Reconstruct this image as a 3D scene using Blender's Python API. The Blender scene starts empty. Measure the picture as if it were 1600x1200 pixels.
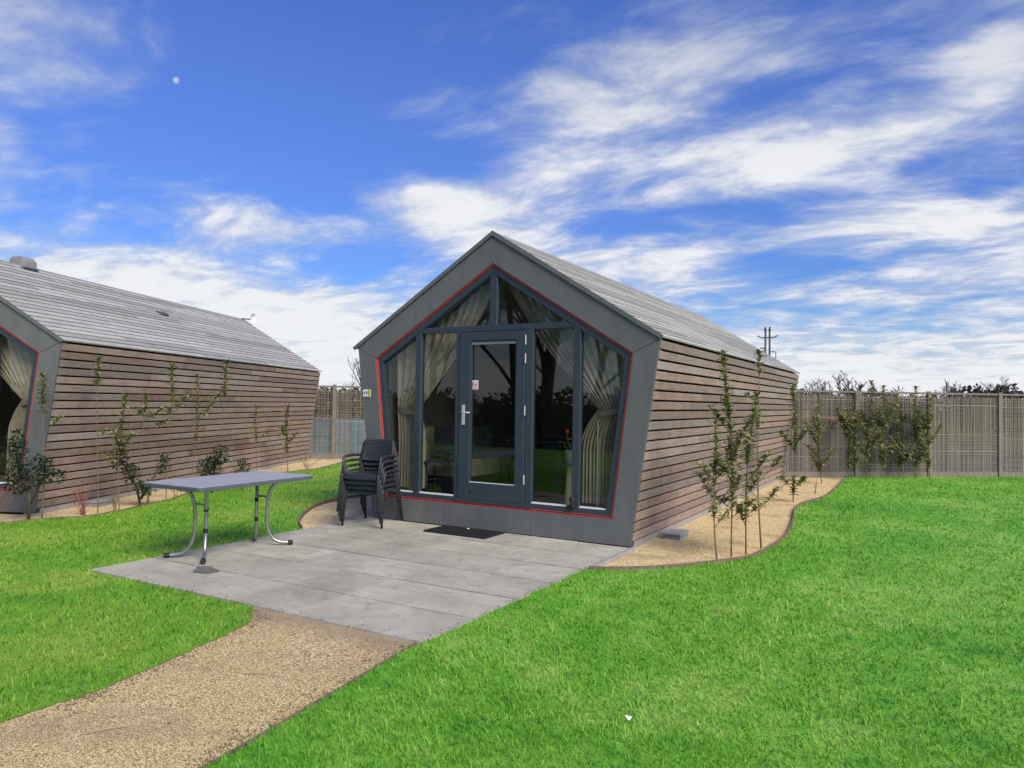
import bpy, bmesh, math, random
import numpy as np
from mathutils import Vector, Matrix
from mathutils.geometry import delaunay_2d_cdt

rnd = random.Random(7)
nr = np.random.default_rng(11)
SC = bpy.context.scene
COL = SC.collection
rad = math.radians

# ------------------------------------------------------------------ camera
CAM = Vector((4.513, -7.355, 1.505))
cam_d = bpy.data.cameras.new('camera')
cam = bpy.data.objects.new('camera', cam_d)
COL.objects.link(cam)
cr = Vector((0.86720803, 0.49771035, 0.015318))
cu = Vector((-0.00036172, -0.0301326, 0.99954584))
cf = Vector((-0.49794589, 0.86681972, 0.02595128))
mw = Matrix.Identity(4)
for i in range(3):
    mw[i][0], mw[i][1], mw[i][2], mw[i][3] = cr[i], cu[i], -cf[i], CAM[i]
cam.matrix_world = mw
cam_d.sensor_width = 36
cam_d.lens = 1147.2 / 1600 * 36
cam_d.clip_end = 3000
cam_d.clip_start = 0.05
SC.camera = cam

# ------------------------------------------------------------------ sky, sun, exposure
SC.view_settings.view_transform = 'Standard'
SC.view_settings.look = 'None'
SC.view_settings.exposure = 1.2
SC.view_settings.gamma = 1.0
SUN_AZ, SUN_EL = 114.0, 40.0          # compass-like azimuth from +Y clockwise, elevation

class NT:
    """tiny node-tree writer"""
    def __init__(s, tree):
        s.t = tree
    def n(s, typ, **kw):
        nd = s.t.nodes.new(typ)
        for k, v in kw.items():
            if k.startswith('i_'):
                nd.inputs[k[2:].replace('_', ' ')].default_value = v
            else:
                setattr(nd, k, v)
        return nd
    def l(s, a, b):
        s.t.links.new(a, b)
    def setin(s, sock, v):
        if hasattr(v, 'is_linked') or isinstance(v, bpy.types.NodeSocket):
            s.l(v, sock)
        else:
            sock.default_value = v
    def math(s, op, a, b=None, c=None, clamp=False):
        nd = s.t.nodes.new('ShaderNodeMath'); nd.operation = op; nd.use_clamp = clamp
        s.setin(nd.inputs[0], a)
        if b is not None: s.setin(nd.inputs[1], b)
        if c is not None: s.setin(nd.inputs[2], c)
        return nd.outputs[0]
    def mix(s, f, a, b, typ='MIX'):
        nd = s.t.nodes.new('ShaderNodeMix'); nd.data_type = 'RGBA'; nd.blend_type = typ
        s.setin(nd.inputs[0], f); s.setin(nd.inputs[6], a); s.setin(nd.inputs[7], b)
        return nd.outputs[2]
    def ramp(s, fac, stops):
        nd = s.t.nodes.new('ShaderNodeValToRGB')
        e = nd.color_ramp.elements
        while len(e) < len(stops): e.new(0.5)
        for el, (p, c) in zip(e, stops):
            el.position = p
            el.color = c if len(c) == 4 else (*c, 1)
        s.setin(nd.inputs[0], fac)
        return nd.outputs[0]
    def noise(s, vec, scale, detail=4, rough=0.55, dist=0.0):
        nd = s.t.nodes.new('ShaderNodeTexNoise')
        nd.inputs['Scale'].default_value = scale; nd.inputs['Detail'].default_value = detail
        nd.inputs['Roughness'].default_value = rough; nd.inputs['Distortion'].default_value = dist
        if vec is not None: s.l(vec, nd.inputs['Vector'])
        return nd
    def vmath(s, op, a, b=None):
        nd = s.t.nodes.new('ShaderNodeVectorMath'); nd.operation = op
        s.setin(nd.inputs[0], a)
        if b is not None: s.setin(nd.inputs[1], b)
        return nd.outputs[0]
    def rng(s, v, a, b, c=0.0, d=1.0, smooth=True):
        nd = s.t.nodes.new('ShaderNodeMapRange')
        nd.interpolation_type = 'SMOOTHSTEP' if smooth else 'LINEAR'
        s.setin(nd.inputs[0], v)
        for i, x in enumerate((a, b, c, d)): nd.inputs[i + 1].default_value = x
        return nd.outputs[0]

world = bpy.data.worlds.new('World')
SC.world = world
world.use_nodes = True
world.cycles.sampling_method = 'MANUAL'
world.cycles.sample_map_resolution = 256
wt = world.node_tree
wt.nodes.clear()
W = NT(wt)
wout = W.n('ShaderNodeOutputWorld')
bg = W.n('ShaderNodeBackground')
bg.inputs['Strength'].default_value = 0.075
W.l(bg.outputs[0], wout.inputs[0])
sky = W.n('ShaderNodeTexSky', sky_type='NISHITA')
sky.sun_disc = False
sky.sun_elevation = rad(SUN_EL)
sky.sun_rotation = rad(SUN_AZ)
sky.air_density = 1.0
sky.dust_density = 0.6
sky.ozone_density = 2.2
hs = W.n('ShaderNodeHueSaturation')
hs.inputs['Hue'].default_value = 0.525
hs.inputs['Saturation'].default_value = 1.30
hs.inputs['Value'].default_value = 1.0
W.l(sky.outputs[0], hs.inputs['Color'])
tc = W.n('ShaderNodeTexCoord')
dirv = W.vmath('NORMALIZE', tc.outputs['Generated'])
sx = W.n('ShaderNodeSeparateXYZ'); W.l(dirv, sx.inputs[0])
az = W.math('MULTIPLY', W.math('ARCTAN2', sx.outputs[0], sx.outputs[1]), 57.29578)
el = W.math('MULTIPLY', W.math('ARCSINE', sx.outputs[2]), 57.29578)
# clouds: a wind-drawn sheet, sampled on a plane overhead, drawn out along the wind
zz = W.math('ADD', W.math('MAXIMUM', sx.outputs[2], 0.0), 0.16)
cv = W.n('ShaderNodeCombineXYZ')
W.l(W.math('DIVIDE', sx.outputs[0], zz), cv.inputs[0]); W.l(W.math('DIVIDE', sx.outputs[1], zz), cv.inputs[1])
mp = W.n('ShaderNodeMapping'); W.l(cv.outputs[0], mp.inputs['Vector'])
mp.inputs['Rotation'].default_value = (0, 0, rad(-34)); mp.inputs['Scale'].default_value = (0.95, 1.45, 1)
warp = W.noise(mp.outputs[0], 1.1, 2, 0.5)
wv = W.vmath('ADD', mp.outputs[0], W.vmath('MULTIPLY', W.vmath('SUBTRACT', warp.outputs['Color'], (0.5, 0.5, 0.5)), (0.55, 0.55, 0.55)))
n1 = W.noise(wv, 1.5, 5, 0.56).outputs[0]
n2 = W.noise(wv, 4.6, 4, 0.62).outputs[0]
fb = W.math('ADD', W.math('MULTIPLY', n1, 0.52), W.math('MULTIPLY', n2, 0.48))
BLOBS = [(-61.5,21.5,6.5,4.0,.85),(-65.2,16.3,1.4,2.3,.5),(-50.7,12.8,6.8,1.6,1.05),(-42.0,10.6,5.0,1.1,-.6),(-55.7,8.1,11.0,2.2,.8),(-47.0,6.4,10.5,2.8,.8),
 (-61.8,8.4,6.1,1.7,.5),(-37.6,15.2,5.5,2.0,1.15),(-32.1,13.7,5.5,2.4,.9),(-25.1,18.5,7.4,4.0,.7),(-26.7,22.9,7.5,3.4,.5),(-38.2,21.6,4.0,2.4,.75),
 (-11.6,17.2,4.8,2.0,1.0),(-5.1,18.0,5.9,2.4,.95),(1.5,19.8,5.2,2.4,.85),(3.7,22.1,3.0,2.2,.8),(-.3,13.3,5.4,1.8,.6),(4.0,10.8,2.7,2.0,.6),
 (-20.1,10.4,8.0,2.1,1.0),(-4.3,12.0,5.8,1.3,.7),(-2.3,8.3,7.3,1.7,.8),(-17.8,24.3,9.2,3.2,.5),(-49.5,19.3,14.3,4.5,-.85),(-43.2,25.9,11.9,4.0,-.75),
 (-11.6,14.5,4.0,1.1,-.7),(-11.6,21.9,2.6,1.4,-.5),(-43.9,14.6,2.9,1.4,-.5),(-9.4,10.1,4.7,1.4,-.5),(-35.2,18.3,3.0,1.4,-.4),(-1.1,16.4,2.2,.7,-.6),(2.5,14.2,1.8,.6,-.5),(-20.6,14.0,3.9,.9,-.4)]
ae = W.n('ShaderNodeCombineXYZ'); W.l(az, ae.inputs[0]); W.l(el, ae.inputs[1])
acc = None
for (a0, e0, sa, se, w) in BLOBS:
    vm = W.n('ShaderNodeVectorMath', operation='MULTIPLY_ADD'); W.l(ae.outputs[0], vm.inputs[0])
    vm.inputs[1].default_value = (1/sa, 1/se, 0); vm.inputs[2].default_value = (-a0/sa, -e0/se, 0)
    dt_ = W.n('ShaderNodeVectorMath', operation='DOT_PRODUCT'); W.l(vm.outputs[0], dt_.inputs[0]); W.l(vm.outputs[0], dt_.inputs[1])
    g = W.math('POWER', 0.45, dt_.outputs['Value'])
    acc = W.math('MULTIPLY', g, w) if acc is None else W.math('MULTIPLY_ADD', g, w, acc)
low = W.rng(el, 9.0, 1.0, 0.0, 0.36)
dens = W.math('ADD', W.math('ADD', fb, W.math('MULTIPLY', acc, 0.24)), low)
mask = W.rng(dens, 0.445, 0.80, 0.0, 0.97)
shade = W.rng(W.math('ADD', dens, W.math('MULTIPLY', n2, 0.5)), 0.78, 1.12, 0.0, 1.0)
ccol = W.mix(shade, (3.2, 3.6, 4.3, 1), (5.1, 5.15, 5.3, 1))
ccol = W.mix(W.rng(el, 16.0, 29.0, 0.0, 0.55), ccol, (1.7, 2.1, 3.1, 1))
skyb = W.mix(W.rng(el, 28.0, 4.0, 0.0, 1.0), hs.outputs[0], (0.42, 0.60, 0.80, 1), 'MULTIPLY')
skyc = W.mix(mask, skyb, ccol)
# faint day moon
md = W.math('ADD', W.math('POWER', W.math('SUBTRACT', az, -55.0), 2.0), W.math('POWER', W.math('SUBTRACT', el, 21.6), 2.0))
skyc = W.mix(W.rng(md, 0.075, 0.0, 0.0, 0.48), skyc, (5, 5.1, 5.3, 1))
W.l(skyc, bg.inputs['Color'])

sun_d = bpy.data.lights.new('sun', 'SUN')
sun_d.energy = 2.0
sun_d.angle = rad(38)
sun_d.color = (1.0, 0.90, 0.77)
sun = bpy.data.objects.new('sun', sun_d)
COL.objects.link(sun)
sd = Vector((math.sin(rad(SUN_AZ)) * math.cos(rad(SUN_EL)), math.cos(rad(SUN_AZ)) * math.cos(rad(SUN_EL)), math.sin(rad(SUN_EL))))
sun.rotation_euler = sd.to_track_quat('Z', 'Y').to_euler()

# ------------------------------------------------------------------ helpers
MATS = {}
def new_mat(name):
    m = bpy.data.materials.new(name); m.use_nodes = True
    t = NT(m.node_tree)
    b = m.node_tree.nodes['Principled BSDF']
    MATS[name] = m
    return m, t, b

def mk(name, c1, c2=None, scale=8.0, rough=0.6, bump=0.0, bscale=None, stretch=(1, 1, 1), metal=0.0, rand=0.0, spec=0.4, detail=6, coord='Object'):
    """procedural base: two tones mixed by noise, per-object value shift, fine bump"""
    m, t, b = new_mat(name)
    tcn = t.n('ShaderNodeTexCoord'); oi = t.n('ShaderNodeObjectInfo')
    mpn = t.n('ShaderNodeMapping'); t.l(tcn.outputs[coord], mpn.inputs['Vector'])
    mpn.inputs['Scale'].default_value = stretch
    off = t.vmath('MULTIPLY', oi.outputs['Random'], (37.0, 19.0, 53.0))
    vec = t.vmath('ADD', mpn.outputs[0], off)
    nz = t.noise(vec, scale, detail, 0.6)
    c2 = c2 or tuple(x * 0.8 for x in c1)
    col = t.ramp(nz.outputs[0], [(0.3, c1), (0.72, c2)])
    if rand:
        h = t.n('ShaderNodeHueSaturation'); t.l(col, h.inputs['Color'])
        t.l(t.rng(oi.outputs['Random'], 0, 1, 1 - rand, 1 + rand, False), h.inputs['Value'])
        col = h.outputs[0]
    t.l(col, b.inputs['Base Color'])
    b.inputs['Roughness'].default_value = rough; b.inputs['Metallic'].default_value = metal
    b.inputs['Specular IOR Level'].default_value = spec
    if bump:
        bn = t.noise(vec, bscale or scale * 4, 6, 0.6)
        bp = t.n('ShaderNodeBump'); bp.inputs['Strength'].default_value = bump; bp.inputs['Distance'].default_value = 0.01
        t.l(bn.outputs[0], bp.inputs['Height']); t.l(bp.outputs[0], b.inputs['Normal'])
    return m

class MB:
    def __init__(s): s.v = []; s.f = []
    def box(s, a, b):
        x0, y0, z0 = a; x1, y1, z1 = b; k = len(s.v)
        s.v += [(x0,y0,z0),(x1,y0,z0),(x1,y1,z0),(x0,y1,z0),(x0,y0,z1),(x1,y0,z1),(x1,y1,z1),(x0,y1,z1)]
        s.f += [tuple(k+i for i in q) for q in ((0,3,2,1),(4,5,6,7),(0,1,5,4),(1,2,6,5),(2,3,7,6),(3,0,4,7))]
        return s
    def cbox(s, c, d): return s.box([c[i]-d[i]/2 for i in range(3)], [c[i]+d[i]/2 for i in range(3)])
    def prism_xz(s, poly, y0, y1):
        """polygon in x,z extruded along y; poly any order"""
        area = sum(poly[i][0]*poly[(i+1) % len(poly)][1]-poly[(i+1) % len(poly)][0]*poly[i][1] for i in range(len(poly)))
        if area < 0: poly = poly[::-1]
        k = len(s.v); n = len(poly)
        s.v += [(x, y0, z) for x, z in poly] + [(x, y1, z) for x, z in poly]
        s.f.append(tuple(k+i for i in range(n))); s.f.append(tuple(k+n+i for i in reversed(range(n))))
        for i in range(n):
            j = (i+1) % n; s.f.append((k+i, k+n+i, k+n+j, k+j))
        return s
    def ring_xz(s, po, pi, y0, y1):
        n = len(po); k = len(s.v)
        s.v += [(x, y0, z) for x, z in po]+[(x, y0, z) for x, z in pi]+[(x, y1, z) for x, z in po]+[(x, y1, z) for x, z in pi]
        for i in range(n):
            j = (i+1) % n
            s.f += [(k+i, k+j, k+n+j, k+n+i), (k+2*n+i, k+3*n+i, k+3*n+j, k+2*n+j), (k+i, k+2*n+i, k+2*n+j, k+j), (k+n+i, k+n+j, k+3*n+j, k+3*n+i)]
        return s
    def tube(s, pts, r, n=8, caps=True):
        pts = [Vector(p) for p in pts]; rs = r if isinstance(r, (list, tuple)) else [r]*len(pts)
        k = len(s.v); up = Vector((0, 0, 1)); prev = None
        for i, p in enumerate(pts):
            d = (pts[min(i+1, len(pts)-1)]-pts[max(i-1, 0)]).normalized()
            if prev is None:
                a = d.cross(up if abs(d.z) < .95 else Vector((1, 0, 0))).normalized()
            else:
                a = (prev-d*prev.dot(d)).normalized()
            prev = a; b = d.cross(a)
            for j in range(n):
                t = 2*math.pi*j/n
                s.v.append(tuple(p+(a*math.cos(t)+b*math.sin(t))*rs[i]))
        for i in range(len(pts)-1):
            for j in range(n):
                j2 = (j+1) % n
                s.f.append((k+i*n+j, k+i*n+j2, k+(i+1)*n+j2, k+(i+1)*n+j))
        if caps:
            s.f.append(tuple(k+j for j in reversed(range(n)))); e = k+(len(pts)-1)*n; s.f.append(tuple(e+j for j in range(n)))
        return s
    def lathe(s, prof, c=(0, 0, 0), n=20):
        k = len(s.v)
        for r, z in prof:
            for j in range(n):
                t = 2*math.pi*j/n; s.v.append((c[0]+r*math.cos(t), c[1]+r*math.sin(t), c[2]+z))
        for i in range(len(prof)-1):
            for j in range(n):
                j2 = (j+1) % n; s.f.append((k+i*n+j, k+i*n+j2, k+(i+1)*n+j2, k+(i+1)*n+j))
        s.f.append(tuple(k+j for j in reversed(range(n)))); e = k+(len(prof)-1)*n; s.f.append(tuple(e+j for j in range(n)))
        return s
    def grid(s, fn, nu, nv):
        k = len(s.v)
        for i in range(nu+1):
            for j in range(nv+1): s.v.append(tuple(fn(i/nu, j/nv)))
        for i in range(nu):
            for j in range(nv):
                a = k+i*(nv+1)+j; s.f.append((a, a+nv+1, a+nv+2, a+1))
        return s
    def build(s, name, mat, parent=None, smooth=False, bevel=0.0, seg=2):
        me = bpy.data.meshes.new(name); me.from_pydata(s.v, [], s.f)
        if bevel or smooth:
            bm = bmesh.new(); bm.from_mesh(me)
            bmesh.ops.recalc_face_normals(bm, faces=bm.faces)
            if bevel:
                es = [e for e in bm.edges if len(e.link_faces) == 2 and e.calc_face_angle(0) > 0.5]
                bmesh.ops.bevel(bm, geom=es, offset=bevel, segments=seg, affect='EDGES', profile=0.6, clamp_overlap=True)
            bm.to_mesh(me); bm.free()
        if smooth:
            for p in me.polygons: p.use_smooth = True
            if bevel: me.set_sharp_from_angle(angle=rad(50))
        me.materials.append(MATS[mat] if isinstance(mat, str) else mat)
        o = bpy.data.objects.new(name, me); COL.objects.link(o)
        if parent: o.parent = parent
        return o

def thing(name, label, cat, loc=(0, 0, 0), rz=0.0, group=None):
    o = bpy.data.objects.new(name, None); COL.objects.link(o)
    o.location = loc; o.rotation_euler = (0, 0, rz); o.empty_display_size = 0.1
    return tag(o, label, cat, group)
def tag(o, label, cat, group=None):
    o['label'] = label; o['category'] = cat
    if group: o['group'] = group
    return o
def struct(o):
    o['kind'] = 'structure'; return o
def stuff(o):
    o['kind'] = 'stuff'; return o
def copy_tree(o, parent=None):
    c = o.copy(); COL.objects.link(c); c.parent = parent
    for ch in list(o.children): copy_tree(ch, c)
    return c
def np_mesh(name, verts, tris, mat, parent=None, attr=None, k=3):
    me = bpy.data.meshes.new(name)
    nv, nf = len(verts), len(tris)
    me.vertices.add(nv); me.vertices.foreach_set('co', np.asarray(verts, np.float32).ravel())
    me.loops.add(nf*k); me.loops.foreach_set('vertex_index', np.asarray(tris, np.int32).ravel())
    me.polygons.add(nf); me.polygons.foreach_set('loop_start', np.arange(0, nf*k, k, dtype=np.int32))
    me.polygons.foreach_set('loop_total', np.full(nf, k, np.int32))
    if attr is not None:
        a = me.attributes.new('tint', 'FLOAT', 'POINT'); a.data.foreach_set('value', np.asarray(attr, np.float32))
    me.update(calc_edges=True)
    me.materials.append(MATS[mat])
    o = bpy.data.objects.new(name, me); COL.objects.link(o)
    if parent: o.parent = parent
    return o

# ------------------------------------------------------------------ materials
mk('panel_grey', (.140, .150, .149), (.108, .116, .116), 2.2, .5, .03, 60, spec=.35, stretch=(2.6, 1, .6), detail=8)
mk('panel_edge', (.05, .055, .058), None, 5, .6)
mk('frame_slate', (.034, .050, .066), (.028, .042, .057), 4, .38, .02, 90, spec=.5)
mk('red_trim', (.52, .085, .07), (.40, .055, .05), 12, .5)
mk('membrane', (.010, .010, .010), None, 6, .9)
mk('steel', (.62, .63, .64), (.5, .51, .52), 30, .35, .02, metal=.35)
mk('alu', (.80, .81, .82), (.68, .69, .70), 20, .4)
mk('concrete', (.34, .32, .29), (.24, .23, .20), 9, .9, .25, 60)
mk('black_rubber', (.012, .012, .013), (.02, .02, .02), 60, .8, .3, 200)
mk('room_wall', (.34, .28, .20), (.28, .23, .16), 3, .8)
mk('room_floor', (.16, .11, .07), (.10, .07, .045), 4, .5, stretch=(1, 8, 1))
mk('linen', (.42, .352, .265), (.275, .228, .168), 14, .9, .15, 160)
mk('linen_band', (.27, .23, .18), None, 14, .9)
mk('sofa_cloth', (.36, .35, .24), (.28, .28, .19), 10, .95, .15, 120)
mk('dark_wood', (.035, .04, .055), (.02, .02, .03), 6, .4)
mk('resin_dark', (.028, .032, .040), (.020, .024, .031), 25, .5, .08, 220, rand=.08, spec=.45)
mk('table_top', (.37, .378, .385), (.305, .315, .322), 5, .42, .05, 140, spec=.5)
mk('table_edge', (.10, .125, .155), None, 5, .5)
mk('tube_metal', (.42, .43, .43), (.30, .31, .31), 18, .32, .03, 90, metal=.85)
mk('foot_black', (.02, .02, .02), None, 10, .7)
mk('stem', (.20, .145, .085), (.13, .095, .055), 20, .85)
mk('stem_red', (.22, .065, .05), (.13, .05, .035), 15, .7)
mk('bark', (.10, .085, .065), (.05, .042, .034), 9, .95, .4, 40)
mk('far_twig', (.085, .08, .075), (.06, .056, .054), 9, .95)
mk('white_print', (.80, .80, .78), (.72, .73, .72), 8, .5)
mk('yellow_print', (.62, .66, .12), None, 8, .5)
mk('black_print', (.02, .025, .02), None, 8, .5)
mk('red_print', (.55, .10, .12), None, 8, .5)
mk('pale_yellow', (.60, .54, .26), (.5, .44, .2), 8, .7)
mk('pot_grey', (.24, .27, .25), None, 8, .7)
mk('flower_red', (.34, .06, .035), None, 8, .7)
mk('edging_wood', (.22, .15, .12), (.12, .085, .07), 14, .85, .2, 60)
mk('lid_grey', (.33, .35, .36), (.25, .27, .28), 10, .5)
mk('vent_dark', (.09, .095, .10), None, 10, .6)
mk('vent_grey', (.26, .27, .27), (.19, .2, .2), 10, .6)
mk('post_wood', (.23, .205, .17), (.145, .128, .105), 8, .9, .2, 60, stretch=(3, 3, .6))
mk('blue_sheet', (.13, .16, .42), (.09, .11, .30), 3, .8)
mk('cyan_sheet', (.22, .46, .62), (.12, .28, .45), 3, .8)
mk('orange_sheet', (.42, .21, .11), (.3, .15, .08), 3, .8)
mk('paper', (.82, .82, .80), None, 8, .8)
mk('soil', (.10, .075, .05), (.06, .045, .03), 5, .95, .4, 40)
mk('pale_twig', (.40, .31, .21), (.30, .23, .15), 14, .9)
mk('wood_chip', (.24, .17, .11), (.14, .10, .07), 14, .95)

def wood_mat(name, tones, rough, grey):
    m, t, b = new_mat(name)
    tcn = t.n('ShaderNodeTexCoord'); oi = t.n('ShaderNodeObjectInfo')
    off = t.vmath('MULTIPLY', oi.outputs['Random'], (31.0, 47.0, 17.0))
    base = t.vmath('ADD', tcn.outputs['Object'], off)
    mpn = t.n('ShaderNodeMapping'); t.l(base, mpn.inputs['Vector']); mpn.inputs['Scale'].default_value = (9, .55, 9)
    grain = t.noise(mpn.outputs[0], 7.0, 8, .65, .4)
    blot = t.noise(base, 1.3, 5, .6)
    mp2 = t.n('ShaderNodeMapping'); t.l(base, mp2.inputs['Vector']); mp2.inputs['Scale'].default_value = (.35, 3.2, .35)
    drip = t.noise(mp2.outputs[0], 2.6, 5, .65)
    c = t.ramp(grain.outputs[0], [(.28, tones[0]), (.5, tones[1]), (.74, tones[2])])
    c = t.mix(t.rng(blot.outputs[0], .4, .72, 0, .6), c, (*grey, 1))
    c = t.mix(t.rng(drip.outputs[0], .50, .70, 0, .55), c, (*[x*.62 for x in tones[1]], 1))
    kn = t.n('ShaderNodeTexVoronoi'); kn.inputs['Scale'].default_value = 2.2; t.l(base, kn.inputs['Vector'])
    c = t.mix(t.rng(kn.outputs['Distance'], .045, .02, 0, .7), c, (*[x*.35 for x in tones[0]], 1))
    h = t.n('ShaderNodeHueSaturation'); t.l(c, h.inputs['Color'])
    t.l(t.rng(oi.outputs['Random'], 0, 1, .74, 1.20, False), h.inputs['Value'])
    wn = t.n('ShaderNodeTexWhiteNoise'); wn.noise_dimensions = '1D'; t.l(oi.outputs['Random'], wn.inputs['W'])
    t.l(t.rng(wn.outputs[0], 0, 1, .78, 1.25, False), h.inputs['Saturation'])
    t.l(h.outputs[0], b.inputs['Base Color'])
    b.inputs['Roughness'].default_value = rough; b.inputs['Specular IOR Level'].default_value = .3
    bp = t.n('ShaderNodeBump'); bp.inputs['Strength'].default_value = .35; bp.inputs['Distance'].default_value = .004
    t.l(grain.outputs[0], bp.inputs['Height']); t.l(bp.outputs[0], b.inputs['Normal'])
    return m
wood_mat('wall_wood', [(.168, .120, .096), (.268, .198, .163), (.352, .276, .234)], .82, (.28, .242, .214))
wood_mat('roof_wood', [(.25, .245, .215), (.355, .350, .312), (.45, .445, .40)], .62, (.395, .392, .355))

# glass: clear sheet, mirror share by angle
m, t, b = new_mat('glass')
m.node_tree.nodes.remove(b)
out = m.node_tree.nodes['Material Output']
gg = t.n('ShaderNodeNewGeometry')
dp = t.n('ShaderNodeVectorMath', operation='DOT_PRODUCT'); t.l(gg.outputs['Normal'], dp.inputs[0]); t.l(gg.outputs['Incoming'], dp.inputs[1])
fres = t.math('MULTIPLY_ADD', t.math('POWER', t.math('SUBTRACT', 1.0, t.math('ABSOLUTE', dp.outputs['Value']), clamp=True), 5.0), 0.96, 0.034)
tr = t.n('ShaderNodeBsdfTransparent'); tr.inputs['Color'].default_value = (.90, .92, .90, 1)
gl = t.n('ShaderNodeBsdfGlossy'); gl.inputs['Roughness'].default_value = .012; gl.inputs['Color'].default_value = (.95, .97, 1, 1)
mx = t.n('ShaderNodeMixShader')
t.l(fres, mx.inputs[0]); t.l(tr.outputs[0], mx.inputs[1]); t.l(gl.outputs[0], mx.inputs[2])
t.l(mx.outputs[0], out.inputs[0])

# paving slab: worn exposed concrete with damp blotches, specks and streaks
m, t, b = new_mat('slab')
tcn = t.n('ShaderNodeTexCoord'); oi = t.n('ShaderNodeObjectInfo'); geo = t.n('ShaderNodeNewGeometry')
pos = geo.outputs['Position']
big = t.noise(pos, 1.7, 6, .62, .3); mid = t.noise(pos, 7, 6, .6); fine = t.noise(pos, 70, 4, .6)
c = t.ramp(big.outputs[0], [(.30, (.270, .264, .196)), (.5, (.375, .368, .282)), (.70, (.46, .452, .362))])
c = t.mix(t.rng(mid.outputs[0], .50, .70, 0, .5), c, (.19, .18, .155, 1))
c = t.mix(t.rng(fine.outputs[0], .35, .7, 0, .35), c, (.42, .41, .385, 1))
mp3 = t.n('ShaderNodeMapping'); t.l(pos, mp3.inputs['Vector']); mp3.inputs['Rotation'].default_value = (0, 0, .5); mp3.inputs['Scale'].default_value = (1.0, 5.5, 1)
stk = t.noise(mp3.outputs[0], 2.4, 5, .6)
c = t.mix(t.rng(stk.outputs[0], .52, .70, 0, .38), c, (.20, .195, .165, 1))
vo = t.n('ShaderNodeTexVoronoi'); vo.inputs['Scale'].default_value = 16; t.l(pos, vo.inputs['Vector'])
c = t.mix(t.math('MULTIPLY', t.rng(vo.outputs['Distance'], .16, .07), t.rng(mid.outputs[0], .50, .62)), c, (.10, .095, .075, 1))
h = t.n('ShaderNodeHueSaturation'); t.l(c, h.inputs['Color']); t.l(t.rng(oi.outputs['Random'], 0, 1, .86, 1.10, False), h.inputs['Value'])
t.l(h.outputs[0], b.inputs['Base Color']); b.inputs['Roughness'].default_value = .86
bp = t.n('ShaderNodeBump'); bp.inputs['Strength'].default_value = .3; bp.inputs['Distance'].default_value = .006
t.l(t.math('ADD', mid.outputs[0], fine.outputs[0]), bp.inputs['Height']); t.l(bp.outputs[0], b.inputs['Normal'])
mk('wet_stone', (.13, .13, .115), (.16, .16, .145), 20, .6)

# gravel sheet and pebbles
def gravel_mat(name, sheet, stops=[(0, (.25, .175, .078)), (.35, (.43, .328, .160)), (.7, (.55, .445, .238)), (1, (.69, .60, .39))]):
    m, t, b = new_mat(name)
    geo = t.n('ShaderNodeNewGeometry'); pos = geo.outputs['Position']
    pt = t.noise(pos, 1.6, 5, .6)
    if sheet:
        vo = t.n('ShaderNodeTexVoronoi'); vo.inputs['Scale'].default_value = 75; t.l(pos, vo.inputs['Vector'])
        sep = t.n('ShaderNodeSeparateColor'); t.l(vo.outputs['Color'], sep.inputs[0]); v = sep.outputs[0]
    else:
        at = t.n('ShaderNodeAttribute'); at.attribute_name = 'tint'; v = at.outputs['Fac']
    c = t.ramp(v, stops)
    sp = t.n('ShaderNodeSeparateXYZ'); t.l(pos, sp.inputs[0])
    # trodden, dusty earth where the path meets the slabs
    apron = t.math('MULTIPLY', t.rng(t.math('ADD', sp.outputs[1], t.math('MULTIPLY', pt.outputs[0], .5)), -3.75, -3.42), t.rng(sp.outputs[1], -3.3, -3.4))
    dust = t.math('MAXIMUM', t.rng(pt.outputs[0], .50, .68, 0, .6), t.math('MULTIPLY', apron, .8))
    c = t.mix(dust, c, (.30, .235, .150, 1) if sheet else (.32, .25, .155, 1))
    t.l(c, b.inputs['Base Color']); b.inputs['Roughness'].default_value = .85; b.inputs['Specular IOR Level'].default_value = .25
    if sheet:
        bp = t.n('ShaderNodeBump'); bp.inputs['Strength'].default_value = .5; bp.inputs['Distance'].default_value = .006
        t.l(t.math('SUBTRACT', 1.0, vo.outputs['Distance']), bp.inputs['Height']); t.l(bp.outputs[0], b.inputs['Normal'])
gravel_mat('gravel_sheet', True); gravel_mat('pebble', False)
GOLD = [(0, (.34, .235, .100)), (.35, (.56, .425, .205)), (.7, (.70, .565, .310)), (1, (.80, .71, .48))]
gravel_mat('gold_sheet', True, GOLD); gravel_mat('gold_pebble', False, GOLD)

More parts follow.
